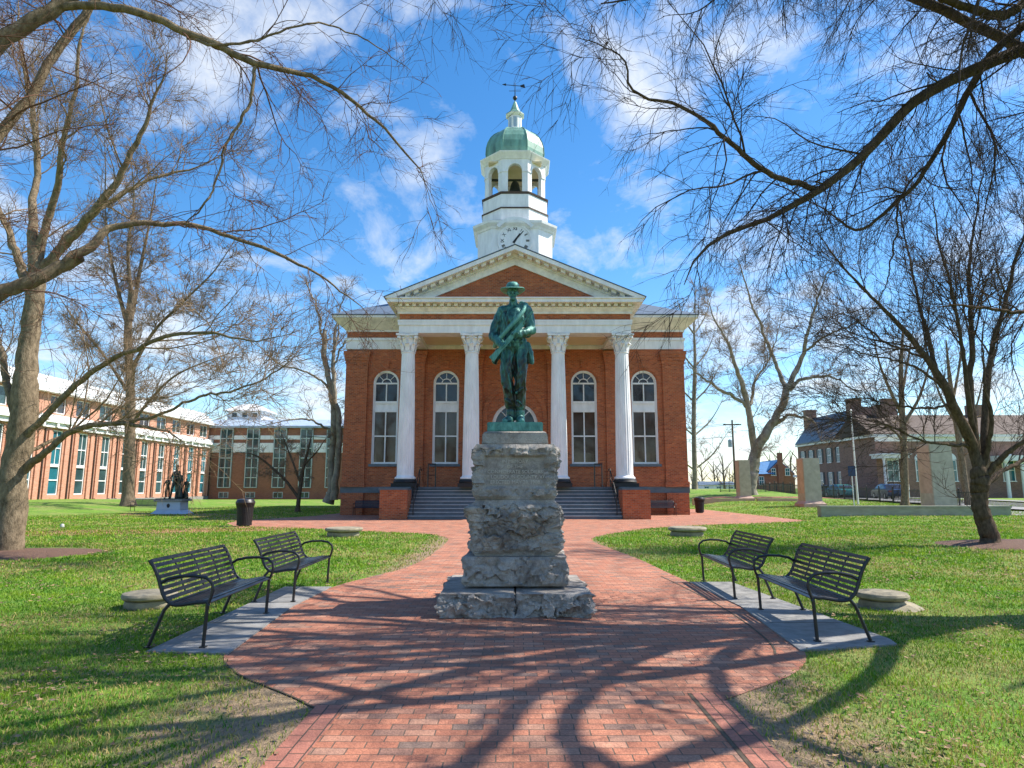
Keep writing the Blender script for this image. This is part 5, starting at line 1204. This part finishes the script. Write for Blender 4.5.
tree('near_oak', TR, 'near bare tree whose trunk is outside the frame, dark limbs spreading over the upper right', lim, M['bark_dark'], M['twig_dark'], thin=.80, wob=.012, levels=
 [dict(per_m=4.2, tr=(.18, 1), ang=(25, 75), ln=(1.0, 3.4), rad_ratio=.45, K=10, up=-.5, wig=.14, slim=.009, sides=5),
  dict(per_m=6.0, tr=(.1, 1), ang=(25, 60), ln=(.6, 1.9), rad_ratio=.6, K=7, up=-.7, wig=.13, slim=.007, min_r=.0045, sides=4),
  dict(per_m=5.5, tr=(.1, 1), ang=(20, 55), ln=(.3, 1.0), rad_ratio=.7, K=5, up=-.6, wig=.13, slim=.007, min_r=.0036, sides=3),
  dict(per_m=3.0, tr=(.1, 1), ang=(20, 55), ln=(.15, .5), rad_ratio=.7, K=4, up=-.5, wig=.13, slim=.006, min_r=.0026, sides=3)])

# --- near left tree, trunk outside the frame
TL = (-7.6, 6.2, 0)
lim = [([(-7.6,6.2,-.2),(-7.5,6.2,2),(-7.3,6.3,3.2)], [.45,.36,.33]),
 ([(-7.3,6.3,3.0),(-6.9,6.5,4.6),tuple(at(-30,70,6.8)),tuple(at(0,41,6.9)),tuple(at(55,3,7.0)),tuple(at(130,-50,7.2)),tuple(at(260,-130,7.4))], [.28,.2,.125,.115,.10,.08,.02]),
 (path((40,12,7.0),(70,4,7.05),(125,14,7.1),(190,38,7.3),(255,66,7.5),(305,76,7.8),(345,98,8.0),(372,116,8.2),(402,150,8.4),(422,176,8.5),(430,198,8.6)), [.06,.062,.058,.052,.046,.038,.032,.026,.018,.010,.003]),
 (path((255,67,7.5),(250,95,7.5),(244,115,7.5),(224,155,7.5),(206,205,7.5),(186,222,7.6)), [.03,.026,.022,.018,.014,.008]),
 ([(-7.3,6.3,3.2),tuple(at(-60,230,7.8)),tuple(at(0,138,8.0)),tuple(at(30,100,8.1)),tuple(at(58,55,8.2)),tuple(at(88,18,8.3)),tuple(at(140,-55,8.5))], [.16,.12,.085,.08,.075,.07,.02]),
 ([(-7.3,6.3,2.6),tuple(at(-50,305,7.6)),tuple(at(0,289,7.9)),tuple(at(40,276,8.0)),tuple(at(66,263,8.1)),tuple(at(80,257,8.12))], [.2,.15,.118,.11,.10,.09]),
 (path((66,263,8.1),(92,252,8.2),(110,232,8.3),(140,226,8.4),(180,225,8.6),(240,240,8.9),(300,265,9.3),(345,293,9.7),(372,318,10)), [.08,.075,.062,.052,.045,.035,.025,.014,.005]),
 ([(-7.3,6.3,3.2),(-6.6,6.6,6),(-5.2,7.0,8.6),(-3.2,7.4,10.2),(-1.0,7.8,10.6)], [.2,.16,.12,.07,.015]),
 ([(-7.3,6.3,3.2),(-8,7.4,6),(-8.6,8.6,9),(-8.4,9.6,12)], [.22,.17,.1,.03]),
 (path((188,38,7.3),(205,44,7.32),(240,44,7.4),(275,33,7.5),(330,28,7.8),(375,48,8),(410,70,8.2)), [.026,.024,.02,.018,.014,.01,.004])]
tree('near_maple', TL, 'near bare tree outside the frame, lichened limbs reaching across the upper left sky', lim, M['bark_tan'], M['twig_red'], thin=.80, wob=.012, levels=
 [dict(per_m=3.4, tr=(.25, 1), ang=(30, 80), ln=(.8, 2.8), rad_ratio=.42, K=10, up=-.3, wig=.16, slim=.008, sides=5),
  dict(per_m=6.2, tr=(.1, 1), ang=(25, 65), ln=(.4, 1.6), rad_ratio=.55, K=7, up=-.35, wig=.16, slim=.007, min_r=.0045, sides=4),
  dict(per_m=6.5, tr=(.1, 1), ang=(20, 60), ln=(.2, .8), rad_ratio=.7, K=5, up=-.3, wig=.16, slim=.007, min_r=.0032, sides=3),
  dict(per_m=5.0, tr=(.1, 1), ang=(20, 65), ln=(.12, .4), rad_ratio=.7, K=4, up=-.3, wig=.2, slim=.006, min_r=.0025, sides=3)])

# --- left lawn tree
q = gp(7, 553); Y = q.y
lim = [(path((6,560,Y),(8,540,Y),(14,480,Y),(22,420,Y),(30,350,Y),(36,288,Y),(35,250,Y)), [.50,.42,.36,.35,.31,.25,.22], .25),
 (path((35,258,Y),(33,225,Y),(36,180,Y+.4),(30,120,Y+.6),(20,60,Y+.8),(18,0,Y+1)), [.2,.15,.12,.09,.05,.02]),
 (path((36,262,Y),(44,235,Y),(62,170,Y-.5),(72,110,Y-.8),(80,50,Y-1),(95,5,Y-1)), [.17,.13,.10,.07,.045,.015]),
 (path((36,275,Y),(55,252,Y),(95,208,Y-.4),(130,150,Y-.8),(152,105,Y-1),(170,55,Y-1.2)), [.17,.15,.12,.08,.05,.015]),
 (path((60,248,Y),(100,205,Y+.6),(150,180,Y+1.2),(205,165,Y+1.8),(230,150,Y+2)), [.1,.085,.06,.03,.01]),
 (path((34,300,Y),(15,258,Y+.5),(2,220,Y+.8),(-20,150,Y+1)), [.16,.12,.09,.03]),
 (path((14,482,Y),(22,472,Y),(48,455,Y-.3),(80,432,Y-.6),(120,421,Y-1),(148,426,Y-1.2),(172,432,Y-1.4),(186,446,Y-1.5)), [.16,.13,.10,.085,.07,.05,.03,.008]),
 (path((120,421,Y-1),(150,418,Y-1.3),(185,402,Y-1.6),(230,388,Y-2),(285,362,Y-2.3),(300,352,Y-2.4)), [.05,.045,.04,.03,.015,.006]),
 (path((18,450,Y),(40,420,Y-.3),(75,380,Y-.6),(110,358,Y-1),(150,342,Y-1.4),(168,333,Y-1.6),(210,331,Y-2),(255,340,Y-2.4),(300,330,Y-2.8)), [.14,.11,.09,.075,.06,.052,.04,.022,.006]),
 (path((22,430,Y),(10,395,Y),(4,350,Y+.3),(-10,320,Y+.5),(-40,290,Y+.8)), [.14,.11,.09,.07,.02]),
 (path((16,462,Y),(50,440,Y+.6),(95,425,Y+1),(135,400,Y+1.4),(175,395,Y+1.8),(220,375,Y+2.2)), [.08,.06,.045,.03,.018,.006])]
tree('lawn_tree', (q.x, q.y, 0), 'bare tan barked tree standing in mulch on the left lawn edge', lim, M['bark_tan'], M['twig_tan'], thin=.82, wob=.02, levels=
 [dict(per_m=3.6, tr=(.3, 1), ang=(25, 60), ln=(1.0, 4.0), rad_ratio=.42, K=9, up=.5, wig=.14, slim=.010, sides=5),
  dict(per_m=5.2, tr=(.1, 1), ang=(25, 60), ln=(.5, 2.0), rad_ratio=.55, K=7, up=.3, wig=.14, slim=.008, min_r=.008, sides=4),
  dict(per_m=7.0, tr=(.1, 1), ang=(20, 60), ln=(.25, 1.1), rad_ratio=.7, K=5, up=.1, wig=.14, slim=.008, min_r=.006, sides=3),
  dict(per_m=4.0, tr=(.1, 1), ang=(20, 60), ln=(.2, .6), rad_ratio=.7, K=4, up=0, wig=.14, slim=.008, min_r=.0045, sides=3)])

# --- right lawn multi-stemmed tree
q = gp(990, 546); Y = q.y
lim = [(path((991,556,Y),(990,540,Y),(984,515,Y),(980,490,Y),(978,470,Y)), [.46,.34,.29,.29,.28], .08),
 (path((979,475,Y),(972,448,Y),(957,418,Y-.2),(944,390,Y-.4),(934,370,Y-.5),(915,345,Y-.7),(890,318,Y-1),(860,285,Y-1.2),(835,255,Y-1.4),(815,230,Y-1.6)), [.2,.19,.165,.14,.12,.09,.065,.045,.028,.01]),
 (path((936,375,Y-.4),(926,335,Y-.2),(915,290,Y),(903,240,Y+.1),(898,190,Y+.2)), [.085,.065,.045,.03,.01]),
 (path((975,455,Y),(972,420,Y+.2),(970,380,Y+.3),(972,330,Y+.4),(968,270,Y+.5),(975,215,Y+.6),(985,160,Y+.7)), [.16,.13,.11,.085,.06,.035,.01]),
 (path((974,430,Y),(966,390,Y-.3),(960,350,Y-.4),(950,290,Y-.6),(935,230,Y-.7),(930,180,Y-.8)), [.11,.085,.065,.045,.028,.008]),
 (path((980,468,Y),(984,430,Y+.2),(988,380,Y+.4),(994,350,Y+.4),(1002,310,Y+.5),(1012,270,Y+.6),(1024,235,Y+.6),(1040,190,Y+.7)), [.15,.13,.115,.10,.08,.06,.045,.01]),
 (path((982,470,Y),(990,440,Y-.2),(992,415,Y-.4),(986,380,Y-.6),(984,340,Y-.7),(988,300,Y-.8)), [.1,.085,.065,.045,.025,.008]),
 (path((985,480,Y),(996,465,Y-.2),(1012,452,Y-.4),(1030,440,Y-.6),(1070,420,Y-.8)), [.12,.1,.085,.07,.03]),
 (path((984,490,Y),(1002,474,Y+.4),(1020,462,Y+.8),(1045,430,Y+1.1)), [.1,.08,.06,.02]),
 (path((968,447,Y),(950,444,Y-.4),(930,443,Y-.8),(905,436,Y-1.2),(885,426,Y-1.5),(860,424,Y-1.8),(835,410,Y-2)), [.06,.05,.042,.032,.024,.014,.005]),
 (path((950,405,Y-.3),(925,408,Y-.7),(900,405,Y-1),(870,398,Y-1.3),(845,400,Y-1.5)), [.05,.04,.03,.018,.006]),
 (path((944,390,Y-.4),(920,372,Y-.8),(890,362,Y-1.2),(860,352,Y-1.5),(825,340,Y-1.8)), [.055,.045,.032,.02,.006]),
 (path((925,358,Y-.5),(900,350,Y-.2),(870,330,Y+.2),(845,315,Y+.5),(820,308,Y+.8)), [.05,.04,.03,.018,.006])]
tree('multi_stem_tree', (q.x, q.y, 0), 'bare dark multi stemmed tree in mulch on the right lawn', lim, M['bark_dark'], M['twig_dark'], thin=.82, wob=.015, levels=
 [dict(per_m=3.6, tr=(.3, 1), ang=(18, 55), ln=(1.0, 4.4), rad_ratio=.42, K=9, up=.5, wig=.10, slim=.009, sides=5),
  dict(per_m=3.8, tr=(.1, 1), ang=(18, 50), ln=(.6, 2.4), rad_ratio=.55, K=7, up=.3, wig=.10, slim=.008, min_r=.009, sides=4),
  dict(per_m=5.5, tr=(.1, 1), ang=(18, 50), ln=(.3, 1.2), rad_ratio=.7, K=5, up=.1, wig=.12, slim=.008, min_r=.0065, sides=3),
  dict(per_m=3.5, tr=(.1, 1), ang=(20, 55), ln=(.2, .7), rad_ratio=.7, K=4, up=.1, wig=.12, slim=.008, min_r=.005, sides=3)])

# --- middle distance trees
def mid_levels(s, dens=1.0, up=.3, r=1.0):
    return [dict(per_m=2.4*dens, tr=(.2, 1), ang=(25, 65), ln=(1.5*s, 5.2*s), rad_ratio=.45, K=8, up=up, wig=.16, slim=.011, sides=4),
            dict(per_m=4.2*dens, tr=(.12, 1), ang=(25, 65), ln=(.8*s, 2.6*s), rad_ratio=.55, K=6, up=up*.5, wig=.16, slim=.010, min_r=.021*r, sides=3),
            dict(per_m=5.2*dens, tr=(.1, 1), ang=(20, 60), ln=(.5*s, 1.6*s), rad_ratio=.65, K=5, up=0, wig=.16, slim=.010, min_r=.015*r, sides=3),
            dict(per_m=3.0*dens, tr=(.1, 1), ang=(20, 60), ln=(.3*s, .9*s), rad_ratio=.7, K=4, up=0, wig=.16, slim=.010, min_r=.011*r, sides=3)]
def base(px, py, Y):
    p = at(px, py, Y); return (p.x, Y, h(p.x, Y)-.15)
Y = 50
lim = [(path((128,506,Y),(128,498,Y),(130,440,Y),(130,380,Y),(128,330,Y),(132,290,Y)), [.85,.58,.5,.46,.38,.3]),
 (path((130,335,Y),(118,290,Y),(108,240,Y),(104,190,Y)), [.25,.18,.1,.03]), (path((131,320,Y),(140,270,Y+1),(150,220,Y+1),(158,170,Y+1)), [.25,.18,.1,.03]),
 (path((131,370,Y),(155,330,Y-1),(185,300,Y-2),(215,270,Y-3),(235,240,Y-3)), [.2,.15,.11,.07,.02]), (path((130,395,Y),(100,350,Y+1),(75,320,Y+2),(55,290,Y+2)), [.18,.13,.09,.02]),
 (path((131,425,Y),(150,400,Y-2),(172,378,Y-3),(205,362,Y-4),(240,350,Y-4)), [.16,.13,.1,.06,.02]), (path((132,300,Y),(128,250,Y),(134,200,Y),(130,150,Y)), [.24,.16,.09,.02])]
tree('tall_tree', base(128, 500, Y), 'tall bare tree with straight thick trunk in front of the salmon office building', lim, M['bark_grey'], M['twig_tan'], mid_levels(.85, 1.1), thin=.74)
Y = 54
lim = [(path((328,503,Y),(329,495,Y),(330,440,Y),(331,400,Y),(327,360,Y),(325,330,Y)), [.8,.55,.42,.4,.34,.26]), (path((334,500,Y-.5),(337,470,Y-.5),(341,430,Y-.5),(337,395,Y-.3),(334,350,Y),(338,315,Y)), [.5,.38,.34,.3,.22,.14]),
 (path((326,345,Y),(320,315,Y),(312,292,Y),(305,275,Y)), [.18,.12,.08,.02]), (path((334,352,Y),(338,320,Y),(345,300,Y),(350,285,Y)), [.14,.1,.07,.02]),
 (path((330,390,Y),(310,375,Y-1),(285,365,Y-2),(262,350,Y-3),(245,330,Y-3)), [.16,.13,.09,.05,.02]), (path((330,430,Y),(310,420,Y-1),(290,420,Y-2),(265,425,Y-3),(240,415,Y-3)), [.16,.13,.09,.05,.02]),
 (path((331,365,Y),(345,340,Y-1),(358,330,Y-2),(372,335,Y-2)), [.14,.1,.06,.02])]
tree('twin_trunk_tree', base(330, 497, Y), 'bare twin trunked tree close to the left corner of the courthouse', lim, M['bark_pale'], M['twig_tan'], mid_levels(.7, .95, r=.75), thin=.62, wob=.05)
Y = 45
lim = [(path((297.5,512,Y),(298,506,Y),(300,490,Y),(303,470,Y),(308,450,Y),(311,437,Y)), [.2,.14,.13,.11,.08,.03]), (path((298,497,Y),(285,480,Y),(270,466,Y),(255,455,Y-.5),(235,452,Y-.8)), [.1,.085,.07,.045,.015]),
 (path((301,485,Y),(292,460,Y+.5),(284,440,Y+.8),(278,425,Y+1)), [.08,.06,.04,.015]), (path((304,465,Y),(318,450,Y-.5),(326,438,Y-.6)), [.06,.045,.015])]
tree('ornamental_tree', base(298, 508, Y), 'small dark forked ornamental tree on the lawn before the glazed wing', lim, M['bark_dark'], M['twig_tan'], mid_levels(.36, 1.9, .1, .6))
Y = 66
lim = [(path((751,497,Y),(752,488,Y),(755,465,Y),(762,445,Y),(770,428,Y),(783,405,Y),(788,385,Y)), [1.0,.75,.68,.62,.55,.48,.42]),
 (path((755,472,Y),(757,450,Y),(752,425,Y),(748,405,Y),(738,375,Y-1),(728,345,Y-2),(718,325,Y-2),(708,300,Y-2)), [.5,.48,.42,.36,.28,.2,.14,.04]), (path((752,425,Y),(750,415,Y),(730,398,Y-1),(712,388,Y-2),(695,375,Y-2),(684,355,Y-3)), [.26,.25,.22,.17,.1,.03]),
 (path((787,390,Y),(775,365,Y+1),(762,340,Y+1),(750,310,Y+1),(742,280,Y+1),(735,255,Y+1)), [.32,.26,.2,.14,.09,.03]), (path((788,388,Y),(800,365,Y),(810,340,Y-1),(815,310,Y-1),(825,280,Y-2),(840,255,Y-2)), [.36,.3,.22,.15,.09,.03]),
 (path((750,405,Y),(755,385,Y+1),(765,368,Y+2),(775,345,Y+3),(785,310,Y+3)), [.2,.17,.13,.08,.03]), (path((775,425,Y),(795,417,Y-1),(808,418,Y-2),(818,430,Y-2)), [.25,.2,.15,.04]), (path((790,390,Y),(805,380,Y-1),(825,378,Y-2),(845,385,Y-3),(862,400,Y-3)), [.25,.2,.15,.08,.03]), (path((806,350,Y),(830,335,Y-1),(855,320,Y-2),(880,312,Y-2)), [.18,.14,.08,.03])]
tree('leaning_sycamore', base(752, 492, Y), 'large pale sycamore leaning right behind the stone piers', lim, M['bark_pale'], M['twig_tan'], mid_levels(1.0, .8), thin=.78, wob=.06)
Y = 76
lim = [(path((695,494,Y),(695,486,Y),(694,440,Y),(694,400,Y),(695,360,Y),(694,320,Y),(696,285,Y)), [.6,.38,.33,.3,.24,.14,.03])]+[(path((694,470-34*k,Y),(694+s*(18-2*k),455-34*k,Y+s),(694+s*(34-4*k),432-34*k,Y+s*2)), [.13,.1,.02]) for k in range(5) for s in (-1, 1)]
tree('slim_tree', base(694, 488, Y), 'slim straight pale tree right beside the right courthouse wall', lim, M['bark_pale'], M['twig_tan'], mid_levels(.8, .8), thin=.8)
Y = 50
lim = [(path((905,507,Y),(905,500,Y),(904,450,Y),(902,410,Y),(901,370,Y),(903,330,Y)), [.4,.28,.25,.23,.17,.08]), (path((902,415,Y),(890,390,Y),(880,365,Y),(872,330,Y)), [.14,.11,.07,.02]), (path((903,425,Y),(918,400,Y),(928,370,Y),(935,335,Y)), [.14,.11,.07,.02]), (path((904,440,Y),(885,425,Y-1),(868,418,Y-1)), [.09,.07,.02]), (path((902,395,Y),(908,360,Y+1),(915,320,Y+1)), [.1,.08,.02])]
tree('street_tree', base(905, 505, Y), 'thin upright tree with brown trunk left of the largest stone pier', lim, M['bark_tan'], M['twig_tan'], mid_levels(.85, .75, r=.65))
lim = [(path((971,510,Y-2),(968,500,Y-2),(962,460,Y-2),(956,420,Y-2),(950,380,Y-2),(946,340,Y-2)), [.36,.26,.22,.2,.14,.05]), (path((957,425,Y-2),(940,395,Y-2),(930,365,Y-2)), [.1,.08,.02]), (path((960,440,Y-2),(975,410,Y-2),(985,370,Y-2)), [.1,.08,.02]), (path((953,400,Y-2),(960,360,Y-1),(962,320,Y-1)), [.1,.07,.02])]
tree('street_tree', base(968, 505, Y-2), 'thin leaning tree between the largest pier and the multi stemmed tree', lim, M['bark_tan'], M['twig_tan'], mid_levels(.85, .7, r=.65))

# --- skyline trees: one built, the rest copies
lim = [([(0,0,-1),(0,0,3),(.2,0,6),(.1,.2,9),(.3,0,12)], [.5,.35,.28,.2,.06])]+[([(.1,0,2.5+1.1*k),(math.cos(2.4*k)*2,math.sin(2.4*k)*2,4.6+1.15*k),(math.cos(2.4*k)*3.6,math.sin(2.4*k)*3.6,6.6+1.1*k)], [.16,.11,.03]) for k in range(7)]
sk = tree('skyline_tree', (0, 0, 0), 'bare grey brown tree on the far skyline behind the street', lim, M['bark_grey'], M['twig_red'], [dict(per_m=1.0, tr=(.2, 1), ang=(25, 65), ln=(1.2, 3.6), rad_ratio=.5, K=6, up=.3, wig=.16, slim=.014, sides=3), dict(per_m=1.5, tr=(.1, 1), ang=(25, 65), ln=(.6, 1.8), rad_ratio=.6, K=5, up=.1, wig=.16, slim=.012, min_r=.02, sides=3), dict(per_m=1.6, tr=(.1, 1), ang=(25, 65), ln=(.4, 1.0), rad_ratio=.6, K=4, up=.1, wig=.16, slim=.012, min_r=.015, sides=3)], group='bare trees on the far skyline')
spots = [(700,165),(712,190),(722,150),(731,205),(742,170),(778,140),(788,175),(798,150),(715,240),(728,260),(747,230),(769,215),(690,230),(676,190),(945,130),(972,120),(1005,110),(1035,130),(312,150),(338,140),(285,170),(920,150)]
for i, (px, D) in enumerate(spots):
    o = sk if i == 0 else copy_tree(sk); x = (px-515)*D/660; s = random.uniform(.55, .85) if px < 760 and px > 600 else random.uniform(.75, 1.05)
    o.location = (x, D, h(x, D)-.2); o.scale = (s, s, s); o.rotation_euler = (0, 0, random.uniform(0, 6.28))

# ================================================================== GRASS, LEAVES
def inside(poly, X, Y):
    r = np.zeros(len(X), bool); n = len(poly)
    for i in range(n):
        x0, y0 = poly[i]; x1, y1 = poly[(i+1) % n]
        if y0 == y1: continue
        c = ((y0 > Y) != (y1 > Y)) & (X < (x1-x0)*(Y-y0)/(y1-y0)+x0); r ^= c
    return r
def scatter(n, y0, y1, power=2.0):
    """points with density falling with distance, inside the view"""
    u = rng.random(n); Y = y0*(y1/y0)**u; hw_ = .88*Y+2.6; X = rng.uniform(-1, 1, n)*hw_
    return X, Y
def clean(X, Y, edge=0.0):
    bad = inside(plaza_poly, X+rng.normal(0, .018, len(X)), Y+rng.normal(0, .018, len(Y))) & (X < 14.3)
    for p_ in PADS: bad |= inside(p_, X, Y)
    for cx_, cy_, rx_, ry_, _h in MULCH: bad |= ((X-cx_)/rx_)**2+((Y-cy_)/ry_)**2 < .95
    for cx_, cy_, r_ in ((-5, 9.5, .34), (5.05, 9.5, .45), (-5.75, 22.6, .6), (5.75, 22.6, .6)): bad |= (X-cx_)**2+(Y-cy_)**2 < r_*r_
    k = ~bad; return X[k], Y[k]
def fbm(X, Y, sc, seed):
    return np.array([mnoise.fractal(Vector((x*sc+seed, y*sc, 0)), .6, 2.0, 4) for x, y in zip(X, Y)])
# bare, straw-coloured edges beside the path come from thinner grass and straw
X, Y = scatter(860000, 3.2, 60); X, Y = clean(X, Y)
gsz = .5; GX = np.round(X/gsz).astype(int); GYy = np.round(Y/gsz).astype(int)
ck = {}
def field(sc, seed):
    keys = {}; outv = np.zeros(len(X)); code = GX*100000+GYy; uq, inv = np.unique(code, return_inverse=True)
    val = np.array([mnoise.fractal(Vector((((c-((c+50000) % 100000-50000))/100000)*gsz*sc+seed, ((c+50000) % 100000-50000)*gsz*sc, 0)), .6, 2.0, 4) for c in uq]); return val[inv]
gsz = .22; GX = np.round(X/gsz).astype(int); GYy = np.round(Y/gsz).astype(int)
f1 = field(.45, 3.0); f2 = field(1.6, 9.0); f1 = f1+rng.normal(0, .12, len(X)); f2 = f2+rng.normal(0, .15, len(X))
edge_dry = np.exp(-np.maximum(0, np.abs(X)-1.6)/1.0)*np.clip((7.0-Y)/.7, 0, 1)*1.15+np.exp(-np.maximum(0, np.abs(X)-2.2)/.5)*((Y > 12) & (Y < 24))*.9
dry = np.clip(.31+1.45*f1+edge_dry*.85, 0, 1)
keep = rng.random(len(X)) < (1-.86*np.clip(edge_dry, 0, 1))*(1-.5*np.clip(f1*1.6-.1, 0, 1)); X, Y, dry, f2 = X[keep], Y[keep], dry[keep], f2[keep]
n = len(X); print('blades', n)
ht = rng.uniform(.016, .046, n)*(1+.35*np.clip(f2, -1, 1))*np.clip(Y/12, .85, 1.5); wd = rng.uniform(.0028, .005, n)*np.clip(Y/7, 1, 5)
a = rng.uniform(0, 2*np.pi, n); lean = rng.uniform(.2, 1.1, n)*ht; la_ = rng.uniform(0, 2*np.pi, n)
Z0 = np.zeros(n)
flat_zone = (X < 12); Zt = np.where(flat_zone, 0, 0.0)
right = np.where(X > 13.5)[0]; Zt = Zt.astype(float)
for i in right: Zt[i] = h(X[i], Y[i])
ca, sa = np.cos(a)*wd, np.sin(a)*wd
b0_ = np.stack([X-ca, Y-sa, Zt-.004], 1); b1_ = np.stack([X+ca, Y+sa, Zt-.004], 1); mx_, my_ = X+np.cos(la_)*lean*.35, Y+np.sin(la_)*lean*.35
m0 = np.stack([mx_-ca*.7, my_-sa*.7, Zt+ht*.6], 1); m1 = np.stack([mx_+ca*.7, my_+sa*.7, Zt+ht*.6], 1)
t0 = np.stack([X+np.cos(la_)*lean-ca*.15, Y+np.sin(la_)*lean-sa*.15, Zt+ht], 1); t1 = np.stack([X+np.cos(la_)*lean+ca*.15, Y+np.sin(la_)*lean+sa*.15, Zt+ht], 1)
V = np.stack([b0_, b1_, m1, m0, t1, t0], 1).reshape(-1, 3); i6 = np.arange(n)[:, None]*6
Fq = np.concatenate([i6+np.array([[0, 1, 2, 3]]), i6+np.array([[3, 2, 4, 5]])], 0)
green = np.array([.07, .22, .004]); lime = np.array([.28, .41, .016]); straw = np.array([.48, .38, .13])
mixg = np.clip(.35+.8*f2+rng.normal(0, .2, n), 0, 1)[:, None]; cb = green*(1-mixg)+lime*mixg
isd = (rng.random(n) < dry*.62)[:, None]; cb = np.where(isd, straw*rng.uniform(.6, 1.15, (n, 1)), cb*rng.uniform(.5, 1.3, (n, 1)))
o = raw_mesh('grass', V, Fq, M['blade'], None, False, np.repeat(cb, 6, 0)); tag(o, 'short green and straw coloured grass covering the lawns', 'grass', kind='stuff')
# fallen leaves and straw
X, Y = scatter(30000, 3.7, 30); X, Y = clean(X, Y); GX = np.round(X/gsz).astype(int); GYy = np.round(Y/gsz).astype(int)
fl_ = field(.7, 21.0); kp = rng.random(len(X)) < np.clip(.2+1.3*fl_, .05, .9); X, Y = X[kp], Y[kp]; n = len(X); print('leaves', n)
s_ = rng.uniform(.010, .026, n)*np.clip(Y/7, 1, 2); a = rng.uniform(0, 6.28, n); zt_ = rng.uniform(.012, .045, n)
P = []
for k, (u_, v_, q_) in enumerate(((-1, -.5, .3), (.1, -.6, 0), (1, 0, .5), (.1, .6, .1), (-.9, .45, .4))):
    P.append(np.stack([X+(np.cos(a)*u_-np.sin(a)*v_)*s_, Y+(np.sin(a)*u_+np.cos(a)*v_)*s_, zt_+q_*s_*rng.uniform(.2, 1.2, n)], 1))
V = np.stack(P, 1).reshape(-1, 3); Fq = np.arange(n)[:, None]*5+np.array([[0, 1, 2, 3, 4]])
cl = np.array([[.24, .145, .07]])*rng.uniform(.35, 1.4, (n, 1))*np.array([[1, 1, 1]])+rng.uniform(0, .05, (n, 1))
tag(raw_mesh('fallen_leaves', V, Fq, M['leaf'], None, False, np.repeat(cl, 5, 0)), 'dry brown fallen leaves scattered through the grass', 'leaves', kind='stuff')
